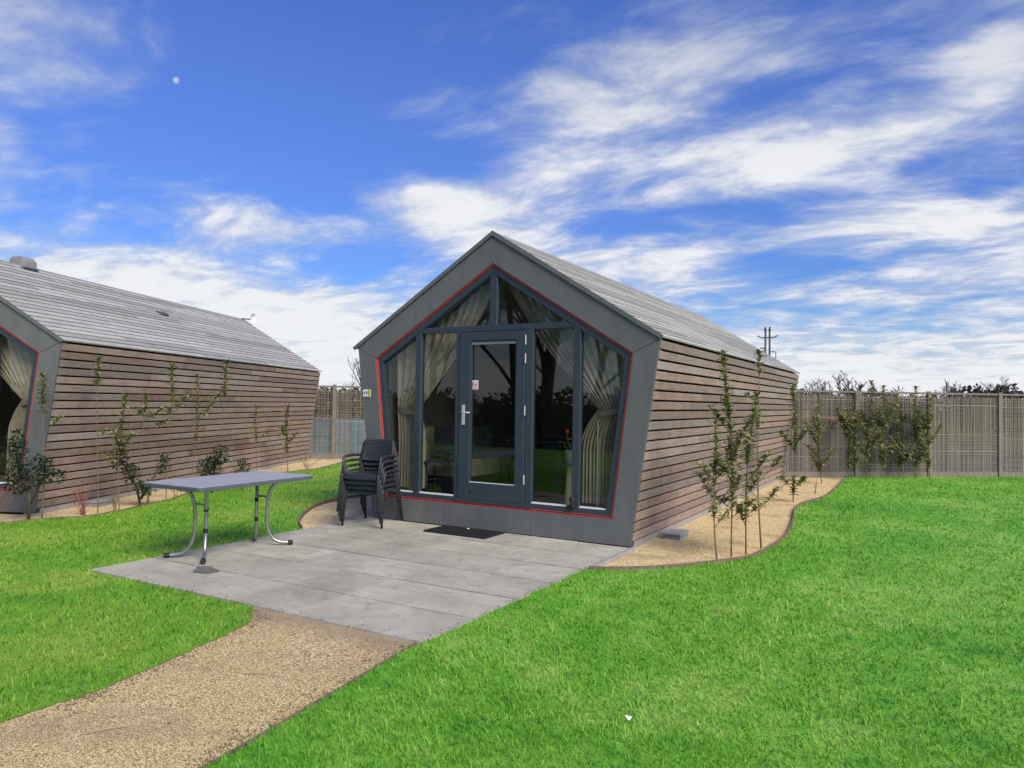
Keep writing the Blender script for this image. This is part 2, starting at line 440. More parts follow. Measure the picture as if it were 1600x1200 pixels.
# lawn sheet and blades share the same patchiness
def lawn_mat(name, blade):
    m, t, b = new_mat(name)
    geo = t.n('ShaderNodeNewGeometry'); pos = geo.outputs['Position']
    sp = t.n('ShaderNodeSeparateXYZ'); t.l(pos, sp.inputs[0])
    p1 = t.noise(pos, .7, 5, .62, .5); p2 = t.noise(pos, 5.5, 5, .65)
    f = t.math('ADD', t.math('MULTIPLY', p1.outputs[0], .55), t.math('MULTIPLY', p2.outputs[0], .45))
    rc = t.ramp(f, [(.33, (.060, .270, .018)), (.5, (.165, .430, .035)), (.64, (.330, .530, .100))])
    lc = t.ramp(f, [(.33, (.060, .250, .014)), (.5, (.180, .385, .026)), (.64, (.320, .450, .070))])
    # the lawn left of the path is an older, yellower sward
    side = t.rng(sp.outputs[0], 1.0, 1.4, 0, 1)
    c = t.mix(side, lc, rc)
    if blade:
        at = t.n('ShaderNodeAttribute'); at.attribute_name = 'tint'
        h = t.n('ShaderNodeHueSaturation'); t.l(c, h.inputs['Color'])
        t.l(t.rng(at.outputs['Fac'], 0, 1, .58, 1.34, False), h.inputs['Value'])
        c = h.outputs[0]
        c = t.mix(t.rng(at.outputs['Fac'], .90, 1.0, 0, .55), c, (.36, .36, .14, 1))
        b.inputs['Subsurface Weight'].default_value = 0
        b.inputs['Transmission Weight'].default_value = 0
        tl = t.n('ShaderNodeBsdfTranslucent'); t.l(c, tl.inputs['Color'])
        mxx = t.n('ShaderNodeMixShader'); mxx.inputs[0].default_value = .3
        o2 = m.node_tree.nodes['Material Output']
        t.l(b.outputs[0], mxx.inputs[1]); t.l(tl.outputs[0], mxx.inputs[2]); t.l(mxx.outputs[0], o2.inputs[0])
    else:
        fn = t.noise(pos, 60, 4, .7)
        c = t.mix(t.rng(fn.outputs[0], .4, .65, 0, .5), c, (.08, .21, .02, 1))
        bp = t.n('ShaderNodeBump'); bp.inputs['Strength'].default_value = .6; bp.inputs['Distance'].default_value = .02
        t.l(fn.outputs[0], bp.inputs['Height']); t.l(bp.outputs[0], b.inputs['Normal'])
    t.l(c, b.inputs['Base Color']); b.inputs['Roughness'].default_value = .6; b.inputs['Specular IOR Level'].default_value = .25
lawn_mat('lawn_sheet', False); lawn_mat('lawn_blade', True)

def leaf_mat(name, c1, c2, c3):
    m, t, b = new_mat(name)
    at = t.n('ShaderNodeAttribute'); at.attribute_name = 'tint'
    c = t.ramp(at.outputs['Fac'], [(0, c1), (.5, c2), (1, c3)])
    t.l(c, b.inputs['Base Color']); b.inputs['Roughness'].default_value = .42; b.inputs['Specular IOR Level'].default_value = .4
    tl = t.n('ShaderNodeBsdfTranslucent'); t.l(c, tl.inputs['Color'])
    mxx = t.n('ShaderNodeMixShader'); mxx.inputs[0].default_value = .25
    o2 = m.node_tree.nodes['Material Output']
    t.l(b.outputs[0], mxx.inputs[1]); t.l(tl.outputs[0], mxx.inputs[2]); t.l(mxx.outputs[0], o2.inputs[0])
leaf_mat('leaf_laurel', (.085, .105, .030), (.195, .215, .070), (.35, .35, .155))
leaf_mat('leaf_yellow', (.16, .16, .05), (.28, .26, .08), (.38, .34, .15))
leaf_mat('leaf_holly', (.012, .030, .014), (.026, .058, .026), (.075, .115, .060))
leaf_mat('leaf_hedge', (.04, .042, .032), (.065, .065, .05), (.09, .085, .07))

# ------------------------------------------------------------------ ground
def poly_sheet(name, pts, z, mat):
    n = len(pts)
    r = delaunay_2d_cdt([Vector(p) for p in pts], [(i, (i+1) % n) for i in range(n)], [], 1, 1e-5)
    me = bpy.data.meshes.new(name); me.from_pydata([(v.x, v.y, z) for v in r[0]], [], r[2])
    me.materials.append(MATS[mat])
    o = bpy.data.objects.new(name, me); COL.objects.link(o)
    return struct(o)
def smooth_line(pts, n=5):
    P = [Vector((*p, 0)) for p in pts]; out = []
    for i in range(len(P)-1):
        p0, p1, p2, p3 = P[max(i-1, 0)], P[i], P[i+1], P[min(i+2, len(P)-1)]
        for k in range(n):
            t = k/n
            q = .5*((2*p1)+(p2-p0)*t+(2*p0-5*p1+4*p2-p3)*t*t+(3*p1-p0-3*p2+p3)*t**3)
            out.append((q.x, q.y))
    out.append(tuple(pts[-1])); return out
def jitter_line(pts, a, seed):
    r = random.Random(seed)
    return [(x+r.uniform(-a, a), y+r.uniform(-a, a)) for x, y in pts]

PX0, PX1, PY0 = -1.845, 1.76, -3.62
bed_r = smooth_line([(1.79, -1.15), (2.02, -1.02), (2.33, -.74), (2.76, -.12), (2.93, .27), (3.0, .9), (3.02, 1.7), (2.91, 2.9), (2.74, 4.2), (2.74, 4.95), (2.92, 6.1), (2.92, 7.6), (2.86, 10.3)])
path_r = smooth_line([(1.72, -3.64), (1.86, -4.69), (1.94, -5.4), (2.0, -7.0), (2.0, -14.0)])
path_l0 = smooth_line([(.26, -3.64), (.36, -3.74), (.53, -3.95), (.69, -4.6), (.80, -5.2), (.78, -6.0), (.7, -14.0)])
path_l = path_l0[:1]+jitter_line(path_l0[1:-6], .014, 3)+path_l0[-6:]
def shift(line, dx): return [(x+dx, y) for x, y in line]
bed_m = smooth_line([(-1.87, -1.10), (-2.29, -.74), (-2.80, -.13), (-3.18, .51), (-3.36, 1.2), (-3.35, 2.6), (-3.3, 5.0), (-3.3, 10.0)])
bed_l = smooth_line([(-5.6, -8.0), (-5.1, -3.4), (-4.95, -2.75), (-4.92, -2.4), (-4.70, -2.0), (-4.80, -1.5), (-5.08, -.9), (-5.25, -.45), (-5.55, 0.0), (-6.25, .95), (-6.85, 2.2), (-7.1, 3.3), (-7.15, 4.4), (-7.6, 5.4), (-8.2, 6.5), (-9.2, 7.5)])
FR0, FRD = Vector((1.65, 9.38, 0)), Vector((1.385, 1.075, 0))     # right fence: first post, post step
FL0, FLD = Vector((-10.44, 5.88, 0)), Vector((1.40, 1.07, 0))
fe = FR0+FRD*9
def rough(seg, n=40, a=.016):
    (x0, y0), (x1, y1) = seg; r = random.Random(int(abs(x0*97+y1*13)))
    return [(x0+(x1-x0)*k/n+r.uniform(-a, a)*(.3 if k in (0, n) else 1), y0+(y1-y0)*k/n+r.uniform(-a, a)*(.3 if k in (0, n) else 1)*(1 if abs(y1-y0) < .1 else 0)) for k in range(n+1)]
lawn_right = path_r[::-1][:-1]+rough([(1.755, -3.6), (1.755, -1.2)])+bed_r+[(2.86, 10.32), (fe.x, fe.y), (fe.x+3, fe.y-4), (14, -14)]
lawn_left = rough([(-1.852, -1.1), (-1.852, -3.60)])+rough([(-1.84, -3.625), (.24, -3.625)])+path_l+[(-14, -14), (-9, -8)]+bed_l+[(-6.3, 9.0), (-3.3, 10.0)]+bed_m[::-1][1:]
ground = MB().box((-700, -700, -.4), (700, 900, -.10)).build('ground', 'soil'); struct(ground)
lawnR = poly_sheet('lawn_right', lawn_right, 0.0, 'lawn_sheet')
lawnL = poly_sheet('lawn_left', lawn_left, 0.0, 'lawn_sheet')
path = poly_sheet('path', [(1.80, -3.56)]+shift(path_r, .08)+shift(path_l, -.10)[::-1]+[(.16, -3.56)], -.007, 'gravel_sheet')
gbr = poly_sheet('gravel_bed_right', [(1.5, .01), (1.77, .01), (1.77, -1.2)]+shift(bed_r, .07)+[(1.0, 9.6), (1.2, 9.2)], -.018, 'gold_sheet')
gbm = poly_sheet('gravel_bed_middle', [(-1.5, .01), (-1.84, .01), (-1.84, -1.2)]+shift(bed_m, -.07)+[(-1.3, 10.0)], -.019, 'gold_sheet')
gbl = poly_sheet('gravel_bed_left', shift(bed_l, .08)+[(-11.5, 8.5), (-12, -7)], -.022, 'gold_sheet')

# patio: one base and 6 x 6 slabs, each its own piece
patio = MB().box((PX0+.01, PY0+.01, -.09), (PX1-.01, .35, -.016)).build('patio', 'soil'); struct(patio)
sw, sh = (PX1-PX0)/6, -PY0/6
for i in range(6):
    for j in range(6):
        g = .0078
        mb = MB().box((-sw/2+g, -sh/2+g, -.045), (sw/2-g, sh/2-g, 0))
        s = mb.build('slab', 'slab', patio)
        s.location = (PX0+sw*(i+.5), PY0+sh*(j+.5), .006+rnd.uniform(-.0025, .0025))
        s.rotation_euler = (rnd.uniform(-.002, .002), rnd.uniform(-.002, .002), rnd.uniform(-.002, .002))
pw = []
for k in range(72):
    a = 2*math.pi*k/72; r = 1+.10*math.sin(3*a+1)+.07*math.sin(5*a)+.04*math.sin(9*a)
    pw.append((-1.0+.135*r*math.cos(a)-.05*math.sin(a), -3.08+.10*r*math.sin(a)))
wet = MB()
wet.v = [(x, y, .0108) for x, y in pw]; wet.f = [tuple(range(72))]
wet.build('damp_stain', 'wet_stone', patio)
# kerb stones along the right edge of the patio beside the gravel
for k in range(2):
    MB().box((PX1+.004, -1.10+k*.56, -.05), (PX1+.055, -.55+k*.555, .016)).build('kerb', 'concrete', patio, bevel=.006, seg=1)

def edging(name, line, z0, z1, w, mat):
    mb = MB(); n = len(line)
    for i, (x, y) in enumerate(line):
        a = Vector(line[max(i-1, 0)]); c_ = Vector(line[min(i+1, n-1)]); d = (c_-a).normalized(); nn = Vector((-d.y, d.x))*w/2
        for s_ in (1, -1):
            for z in (z0, z1): mb.v.append((x+nn.x*s_, y+nn.y*s_, z+rnd.uniform(-.002, .002)))
    for i in range(n-1):
        k = i*4; mb.f += [(k+1, k+5, k+7, k+3), (k, k+4, k+5, k+1), (k+2, k+3, k+7, k+6)]
    mb.f += [(0, 1, 3, 2), tuple(4*(n-1)+q for q in (0, 2, 3, 1))]
    return mb.build(name, mat)
tag(edging('lawn_edging', bed_r[:-1], -.06, .030, .018, 'edging_wood'), 'thin brown edging strip curving round the right gravel bed', 'edging')
tag(edging('lawn_edging', path_r[:16], -.06, .010, .012, 'edging_wood'), 'thin brown edging strip between gravel path and bright lawn', 'edging')
tag(edging('lawn_edging', bed_m[:-1], -.06, .026, .018, 'edging_wood'), 'thin brown edging strip round the small gravel bed behind the chairs', 'edging')
tag(edging('lawn_edging', bed_l[5:-4], -.06, .018, .014, 'edging_wood'), 'thin brown edging strip along the left cabin gravel bed', 'edging')

# ------------------------------------------------------------------ scatter: grass and pebbles
def in_poly(px, py, poly):
    inside = np.zeros(len(px), bool); n = len(poly)
    for i in range(n):
        x0, y0 = poly[i]; x1, y1 = poly[(i+1) % n]
        if y0 == y1: continue
        c_ = ((y0 > py) != (y1 > py)) & (px < (x1-x0)*(py-y0)/(y1-y0)+x0)
        inside ^= c_
    return inside
def scatter(poly, dens_fn, dmax, maxd, halfang=60):
    """points in a polygon, denser near the viewer's side of the garden"""
    xs = [p[0] for p in poly]; ys = [p[1] for p in poly]
    x0, x1 = max(min(xs), CAM.x-dmax), min(max(xs), CAM.x+dmax); y0, y1 = max(min(ys), CAM.y-2), min(max(ys), CAM.y+dmax)
    step = 2.0; out = []
    base = math.atan2(cf.x, cf.y)
    X = np.arange(x0, x1, step); Y = np.arange(y0, y1, step)
    for gx in X:
        for gy in Y:
            d0 = max(0, math.hypot(gx+step/2-CAM.x, gy+step/2-CAM.y)-1.42)
            n = int(min(maxd, dens_fn(d0))*step*step)
            if n <= 0: continue
            px = gx+nr.random(n)*step; py = gy+nr.random(n)*step
            d = np.hypot(px-CAM.x, py-CAM.y)
            keep = (d < dmax) & (nr.random(n)*min(maxd, dens_fn(d0)) < np.minimum(maxd, dens_fn(d)))
            ang = np.arctan2(px-CAM.x, py-CAM.y)-base
            ang = (ang+np.pi) % (2*np.pi)-np.pi
            keep &= (np.abs(ang) < rad(halfang)) & (d > 2.0)
            px, py, d = px[keep], py[keep], d[keep]
            ins = in_poly(px, py, poly)
            out.append(np.stack([px[ins], py[ins], d[ins]], 1))
    return np.concatenate(out)
def grass(name, poly, label_, hmul=1.0, kd=1.0):
    P = scatter(poly, lambda d: kd*62000/np.maximum(d, 2.6)**2.05, 26, 5200*kd)
    n = len(P)
    ang = nr.random(n)*2*np.pi
    patch = .5+.5*np.sin(P[:, 0]*2.1+1.3*np.sin(P[:, 1]*1.7))*np.sin(P[:, 1]*1.9+.8*np.sin(P[:, 0]*1.3))
    hgt = (.012+.015*nr.random(n)**1.4+.016*patch*nr.random(n)+.022*(nr.random(n) < .035))*hmul*(1+.012*P[:, 2])
    wid = (.0016+.0010*nr.random(n))*(np.maximum(P[:, 2], 3)/3.2)**.85
    lean = (.4+1.2*nr.random(n))*hgt
    la = ang+nr.normal(0, .5, n)
    ca, sa = np.cos(ang+np.pi/2), np.sin(ang+np.pi/2)
    bx, by = P[:, 0], P[:, 1]
    V = np.zeros((n, 5, 3), np.float32)
    V[:, 0] = np.stack([bx-ca*wid, by-sa*wid, np.zeros(n)-.002], 1)
    V[:, 1] = np.stack([bx+ca*wid, by+sa*wid, np.zeros(n)-.002], 1)
    mx_, my_ = bx+np.cos(la)*lean*.35, by+np.sin(la)*lean*.35
    V[:, 2] = np.stack([mx_+ca*wid*.8, my_+sa*wid*.8, hgt*.62], 1)
    V[:, 3] = np.stack([mx_-ca*wid*.8, my_-sa*wid*.8, hgt*.62], 1)
    V[:, 4] = np.stack([bx+np.cos(la)*lean, by+np.sin(la)*lean, hgt], 1)
    idx = np.arange(n)[:, None]*5
    T = np.concatenate([idx+np.array([[0, 1, 2]]), idx+np.array([[0, 2, 3]]), idx+np.array([[3, 2, 4]])], 0)
    tint = np.repeat(nr.random(n), 5)
    o = np_mesh(name, V.reshape(-1, 3), T, 'lawn_blade', None, tint)
    print('grass', name, n)
    return tag(stuff(o), label_, 'grass')
grass('grass', lawn_right, 'bright green mown grass of the lawn right of the path', 1.0, 1.0)
grass('grass', lawn_left, 'yellower mown grass of the lawn left of path and patio', .95, .8)
def pebbles(name, poly, dens, dmax, label_, z, smin=.0030, smax=.0058, maxd=14000, thin=False):
    P = scatter(poly, dens, dmax, maxd)
    n = len(P)
    if thin:
        f_ = np.sin(P[:, 0]*3.1+1.1)*np.sin(P[:, 1]*2.3+P[:, 0])+.5*np.sin(P[:, 0]*7+P[:, 1]*5)
        P = P[nr.random(n) > np.clip(np.clip(f_-.35, 0, 1)*1.1+np.clip((P[:, 1]+3.95)/.3, 0, .85), 0, .95)]; n = len(P)
    s = (smin+(smax-smin)*nr.random(n)**1.6)*(1+.05*P[:, 2])
    base = np.array([(1, 0, 0), (-.2, .95, 0), (-.9, -.1, .05), (.15, -.9, 0), (.05, .05, .75), (0, 0, -.5)], np.float32)
    a = nr.random(n)*2*np.pi; c_, s_ = np.cos(a), np.sin(a)
    B = base[None]*(1+.35*(nr.random((n, 6, 1))-.5))
    V = np.empty((n, 6, 3), np.float32)
    V[..., 0] = P[:, 0:1]+(B[..., 0]*c_[:, None]-B[..., 1]*s_[:, None])*s[:, None]
    V[..., 1] = P[:, 1:2]+(B[..., 0]*s_[:, None]+B[..., 1]*c_[:, None])*s[:, None]*.8
    V[..., 2] = z+B[..., 2]*s[:, None]*.8+s[:, None]*.25*nr.random((n, 1))
    idx = np.arange(n)[:, None]*6
    q = [(0, 1, 4), (1, 2, 4), (2, 3, 4), (3, 0, 4), (1, 0, 5), (2, 1, 5), (3, 2, 5), (0, 3, 5)][:4]
    T = np.concatenate([idx+np.array([t_]) for t_ in q], 0)
    o = np_mesh(name, V.reshape(-1, 3), T, 'pebble' if thin else 'gold_pebble', None, np.repeat(nr.random(n), 6))
    print('pebbles', n)
    return tag(stuff(o), label_, 'gravel')
path_poly = [(1.74, -3.66)]+path_r+path_l[::-1]
pebbles('gravel', path_poly, lambda d: 230000/np.maximum(d, 2.5)**1.6, 9, 'loose tan gravel covering the path in the foreground', -.005, maxd=34000, thin=True)
pebbles('gravel', [(1.78, .0), (1.84, -1.10)]+[(x-.02, y) for x, y in bed_r]+[(1.2, 9.4), (1.72, 9.1)], lambda d: 170000/np.maximum(d, 2.5)**1.75, 19, 'pale golden gravel in the bed along the right cabin wall', -.016)
pebbles('gravel', [(-1.86, .0), (-1.88, -1.05)]+[(x+.02, y) for x, y in bed_m]+[(-1.8, 9)], lambda d: 100000/np.maximum(d, 2.5)**1.75, 14, 'golden gravel in the small bed behind the stacked chairs', -.016)
pebbles('gravel', [(x-.02, y) for x, y in bed_l]+[(-9.6, 6.5), (-5.3, -3)], lambda d: 90000/np.maximum(d, 2.5)**1.75, 21, 'pale golden gravel in the bed along the left cabin', -.020)
# crumbs of bark and leaf along the path edges and on the slabs
def debris(name, pts, label_, z):
    V, F, A = [], [], []
    for (x, y) in pts:
        l = rnd.uniform(.003, .012); w = l*rnd.uniform(.25, .6); a = rnd.uniform(0, 6.28); c_, s_ = math.cos(a), math.sin(a); h_ = rnd.uniform(.002, .005); i0 = len(V)
        V += [(x+l*c_, y+l*s_, z), (x-w*s_, y+w*c_, z+.001), (x-l*c_, y-l*s_, z), (x+w*s_, y-w*c_, z+.001), (x, y, z+h_)]
        F += [(i0, i0+1, i0+4), (i0+1, i0+2, i0+4), (i0+2, i0+3, i0+4), (i0+3, i0, i0+4)]; A += [rnd.random()]*5
    return tag(stuff(np_mesh(name, V, F, 'wood_chip', None, A)), label_, 'litter')
dl = []
for k in range(520):
    q = path_l[min(len(path_l)-8, int(rnd.random()*24))]; dl.append((q[0]+abs(rnd.gauss(0, .06)), q[1]+rnd.uniform(-.12, .12)))
for k in range(420):
    q = path_r[min(14, int(rnd.random()*14))]; dl.append((q[0]-.01-abs(rnd.gauss(0, .07)), q[1]+rnd.uniform(-.15, .0)))
for k in range(160): dl.append((rnd.uniform(.75, 1.85), rnd.uniform(-5.9, -3.7)))
debris('bark_litter', [p for p in dl if p[1] < -3.66], 'small brown bark crumbs strewn along the edges of the gravel path', .0)
debris('bark_litter', [(rnd.uniform(PX0+.05, PX1-.05), rnd.uniform(PY0+.05, -.05)) for k in range(130)]+[(rnd.uniform(PX0, PX1), PY0+abs(rnd.gauss(0, .05))) for k in range(60)]+[(PX1-abs(rnd.gauss(0, .04)), rnd.uniform(PY0, -.3)) for k in range(90)], 'tiny dark crumbs scattered over the patio slabs', .0095)
# fallen twigs on the path
for k, (x, y, a, ln) in enumerate([(1.33, -4.52, .4, .22), (1.28, -5.35, 1.0, .20)]):
    mb = MB().tube([(x-ln/2*math.cos(a), y-ln/2*math.sin(a), .004), (x+.01, y+.012, .012), (x+ln/2*math.cos(a), y+ln/2*math.sin(a), .003)], [.0018, .0026, .0012], 5)
    tag(mb.build('twig', 'pale_twig'), ['thin dry twig lying on the gravel path near the lawn edging', 'thin dry twig on the gravel path at the bottom of the picture'][k], 'twig', 'twigs on the path')

# ------------------------------------------------------------------ cabin
WB, WE, HE, HR, LEN = 1.7545, 2.055, 2.198, 3.484, 9.1
OUT = [(0, HR), (WE, HE), (WB, 0), (-WB, 0), (-WE, HE)]
RED = [(0, 3.1535), (1.756, 2.056), (1.5445, .285), (-1.5445, .285), (-1.756, 2.056)]
def inset(poly, d):
    n = len(poly); area = sum(poly[i][0]*poly[(i+1) % n][1]-poly[(i+1) % n][0]*poly[i][1] for i in range(n)); sg = 1 if area > 0 else -1
    ds = d if isinstance(d, (list, tuple)) else [d]*n
    L = []
    for i in range(n):
        (x0, y0), (x1, y1) = poly[i], poly[(i+1) % n]; dx, dy = x1-x0, y1-y0; l = math.hypot(dx, dy)
        nx, ny = -dy/l*sg, dx/l*sg
        L.append((x0+nx*ds[i], y0+ny*ds[i], dx, dy))
    out = []
    for i in range(n):
        x0, y0, dx0, dy0 = L[i-1]; x1, y1, dx1, dy1 = L[i]
        den = dx0*dy1-dy0*dx1; t_ = ((x1-x0)*dy1-(y1-y0)*dx1)/den
        out.append((x0+dx0*t_, y0+dy0*t_))
    return out
def slope_z(x, poly):
    (x0, z0), (x1, z1) = poly[0], poly[1]
    return z0+(z1-z0)*abs(x)/x1

def strip_boards(root, p0, p1, rows, name, mat, y0, y1, gap, thick, raise_, cuts, tilt=0.0):
    """boards laid row by row between p0 and p1 (x,z), running along y"""
    d = Vector((p1[0]-p0[0], p1[1]-p0[1])); ln = d.length; d.normalize()
    nn = Vector((d.y, -d.x))
    mid = Vector((0, 1.4))
    if nn.dot(Vector(p0)-mid) < 0: nn = -nn
    st = ln/rows
    for k in range(rows):
        a = Vector(p0)+d*(k*st+gap/2); b_ = Vector(p0)+d*((k+1)*st-gap/2)
        ys = [y0]+cuts(k)+[y1]
        for q in range(len(ys)-1):
            s0, s1 = ys[q]+.0015, ys[q+1]-.0015
            wob = rnd.uniform(-.0015, .0015)
            c0 = (a+b_)/2; ym = (s0+s1)/2
            e0 = raise_+wob+tilt; e1 = raise_+wob-tilt
            pts = [a+nn*(e0-thick), a+nn*(e0-.004), a+d*.004+nn*e0, b_-d*.004+nn*e1, b_+nn*(e1-.004), b_+nn*(e1-thick)]
            mb = MB().prism_xz([(p.x-c0.x, p.y-c0.y) for p in pts], s0-ym, s1-ym)
            o = mb.build(name, mat, root); o.location = (c0.x, ym, c0.y)
            bmn = o.data
    return

def make_cabin(label, loc, rz):
    root = thing('cabin', label, 'cabin', loc, rz)
    # shell: weatherproof skin inside the boards, open at the front
    so = inset(OUT, [.045, .085, .045, .085, .045]); si = inset(OUT, [.16, .16, .25, .16, .16])
    MB().ring_xz(so, inset(OUT, [.075, .11, .075, .11, .075]), .10, LEN-.03).build('membrane', 'membrane', root)
    MB().ring_xz(inset(OUT, [.08, .115, .08, .115, .08]), si, .12, LEN-.10).build('inner_wall', 'room_wall', root)
    MB().box((-1.50, .13, .262), (1.50, LEN-.12, .285)).build('floor_board', 'room_floor', root)
    MB().prism_xz(inset(OUT, .165), 4.6, 4.68).build('partition', 'room_wall', root)
    MB().prism_xz(inset(OUT, .02), LEN-.03, LEN).build('rear_gable', 'panel_grey', root)
    # foundation strip
    for sgn in (1, -1):
        x0, x1 = sorted((sgn*(WB-.16), sgn*(WB-.006)))
        MB().box((x0, .02, -.09), (x1, LEN-.05, .052)).build('plinth', 'concrete', root)
    cr_ = random.Random(5)
    def wall_cuts(k):
        a = cr_.uniform(1.4, 3.6); b_ = a+cr_.uniform(2.2, 3.6)
        return [a, b_] if b_ < LEN-.6 else [a]
    none = lambda k: []
    strip_boards(root, (WB+.008, .055), (WE, HE-.004), 20, 'wall_board', 'wall_wood', .024, LEN-.02, .0225, .040, 0, wall_cuts)
    strip_boards(root, (-WB-.008, .055), (-WE, HE-.004), 20, 'wall_board', 'wall_wood', .024, LEN-.02, .0225, .040, 0, none)
    def roof_cuts(k):
        a = cr_.uniform(1.2, 3.8); b_ = a+cr_.uniform(2.0, 3.8)
        return [a, b_] if b_ < LEN-.6 else [a]
    strip_boards(root, (WE+.012, HE+.004), (.012, HR+.004), 20, 'roof_board', 'roof_wood', -.012, LEN+.015, .012, .022, .026, roof_cuts, .004)
    strip_boards(root, (-WE-.04, HE-.022), (-.012, HR+.004), 20, 'roof_board', 'roof_wood', -.012, LEN+.015, .0075, .022, .026, none, .004)
    MB().prism_xz([(-.07, HR-.004), (0, HR+.046), (.07, HR-.004), (0, HR+.034)], -.014, LEN+.017).build('ridge_cap', 'vent_grey', root)
    for sg in (1, -1):
        ex, ez = sg*(WE+.014 if sg > 0 else WE+.05), (HE-.006 if sg > 0 else HE-.030)
        dv = Vector((sg*WE, HE-HR)).normalized(); nv = Vector((-dv.y*sg, dv.x*sg))
        if nv.y < 0: nv = -nv
        a0 = Vector((0, HR)); a1 = Vector((ex, ez))
        MB().prism_xz([(0, HR-.004), (ex, ez), (ex+nv.x*.046, ez+nv.y*.046), (0, HR+.052)], -.022, -.0135).build('verge_trim', 'panel_grey', root)
    # front fascia of flat panels
    def panel(poly, name='fascia_panel'):
        o = MB().prism_xz(inset(poly, .0022), 0, .016).build(name, 'panel_grey', root, bevel=.0015, seg=1)
        return o
    panel([(0, HR), (0, 3.1535), (1.756, 2.056), (WE, HE)]); panel([(0, HR), (0, 3.1535), (-1.756, 2.056), (-WE, HE)])
    panel([(WE, HE), (1.756, 2.056), (1.5445, .285), (WB, 0.012)]); panel([(-WE, HE), (-1.756, 2.056), (-1.5445, .285), (-WB, 0.012)])
    panel([(-WB, .012), (-1.5445, .285), (-.65, .285), (-.65, .012)], 'base_panel'); panel([(-.65, .012), (.56, .012), (.56, .285), (-.65, .285)], 'base_panel')
    panel([(.56, .012), (.56, .285), (1.5445, .285), (WB, .012)], 'base_panel')
    MB().ring_xz(inset(OUT, [.004]*5), inset(RED, -.012), .020, .10).build('fascia_backing', 'panel_edge', root)
    MB().prism_xz([(-.016, HR-.055), (.016, HR-.055), (.016, 3.17), (-.016, 3.17)], -.003, .0).build('apex_strip', 'panel_grey', root)
    # fixings
    sc = MB()
    def screws(p, q, n):
        for i in range(n):
            t_ = (i+.5)/n; x = p[0]+(q[0]-p[0])*t_; z = p[1]+(q[1]-p[1])*t_
            sc.lathe([(.0050, 0), (.0050, .002)], (0, 0, 0), 6)
            for w in range(12):
                vx, vy, vz = sc.v[-12+w]; sc.v[-12+w] = (x+vx, -vz+.0005, z+vy)
    for sg in (1, -1):
        screws((sg*.05, HR-.08), (sg*(WE-.12), HE+.02), 5); screws((sg*.05, 3.20), (sg*1.75, 2.13), 5)
        screws((sg*(WE-.05), HE-.1), (sg*(WB-.03), .1), 7); screws((sg*1.80, 2.02), (sg*1.60, .30), 7)
    screws((-1.6, .04), (1.65, .04), 9); screws((-1.5, .25), (1.5, .25), 9)
    sc.build('fixings', 'panel_edge', root)
    # red trim, window frame
    MB().ring_xz(inset(RED, .001), inset(RED, .0075), .004, .05).build('red_trim', 'red_trim', root)
    MB().ring_xz(inset(RED, .0077), inset(RED, .017), .024, .05).build('groove', 'membrane', root)
    MB().ring_xz(inset(RED, .0172), inset(RED, .0235), .014, .05).build('red_trim', 'red_trim', root)
    fo, fi = inset(RED, .0237), inset(RED, [.095, .09, .075, .09, .095])
    MB().ring_xz(fo, fi, .026, .11).build('window_frame', 'frame_slate', root)
    MB().ring_xz(inset(fi, -.012), inset(fi, .012), .052, .098).build('glazing_bead', 'frame_slate', root)
    zt0, zt1 = 2.355, 2.425
    zb = fi[2][1]
    fm = inset(RED, .06)
    def bar(x0, x1, z0, z1, y=.031, name='mullion'): return MB().box((x0, y, z0), (x1, .105, z1)).build(name, 'frame_slate', root, bevel=.004, seg=1)
    def mull(x0, x1):
        zz_ = [slope_z(x, fm) for x in (x0, x1)]
        MB().prism_xz([(x0, .35), (x1, .35), (x1, zz_[1]), (x0, zz_[0])], .031, .105).build('mullion', 'frame_slate', root, bevel=.004, seg=1)
    mull(-1.135, -1.045); mull(1.048, 1.138)
    bar(-1.046, 1.05, zt0, zt1, .033, 'transom')
    MB().prism_xz([(-.05, zt1-.01), (.05, zt1-.01), (.05, slope_z(.05, fm)), (-.05, slope_z(-.05, fm))], .0305, .105).build('mullion', 'frame_slate', root, bevel=.004, seg=1)
    bar(-.525, -.462, .35, zt0+.005, .034, 'door_jamb'); bar(.447, .54, .35, zt0+.005, .034, 'door_jamb')
    # glass
    fg = inset(RED, .07)
    def pane(poly): MB().prism_xz(poly, .072, .078).build('pane', 'glass', root)
    xa = -1.60
    pane([fg[3], (-1.135, fg[3][1]), (-1.135, slope_z(1.135, fg)), fg[4]])
    pane([fg[2], (1.138, fg[2][1]), (1.138, slope_z(1.138, fg)), fg[1]])
    pane([(-1.045, .36), (-.525, .36), (-.525, zt0), (-1.045, zt0)]); pane([(.54, .36), (1.048, .36), (1.048, zt0), (.54, zt0)])
    xl = [x/1000 for x in range(0, 2000, 2) if slope_z(x/1000, fg) > zt1][-1]
    pane([(-.05, zt1), (-.05, slope_z(.05, fg)), (-xl, zt1)]); pane([(.05, zt1), (.05, slope_z(.05, fg)), (xl, zt1)])
    for (x0, x1) in ((-1.50, -1.137), (-1.043, -.527), (.542, 1.046), (1.14, 1.455)):
        MB().box((x0, .040, .366), (x1, .066, .384)).build('sill_strip', 'alu', root)
    # door: leaf of four rails, pane, furniture
    door = MB().ring_xz([(-.458, .352), (.443, .352), (.443, zt0-.006), (-.458, zt0-.006)], [(-.30, .548), (.325, .548), (.325, 2.245), (-.30, 2.245)], .022, .085).build('door', 'frame_slate', root, bevel=.004, seg=1)
    MB().box((-.302, .056, .546), (.327, .062, 2.247)).build('pane', 'glass', door)
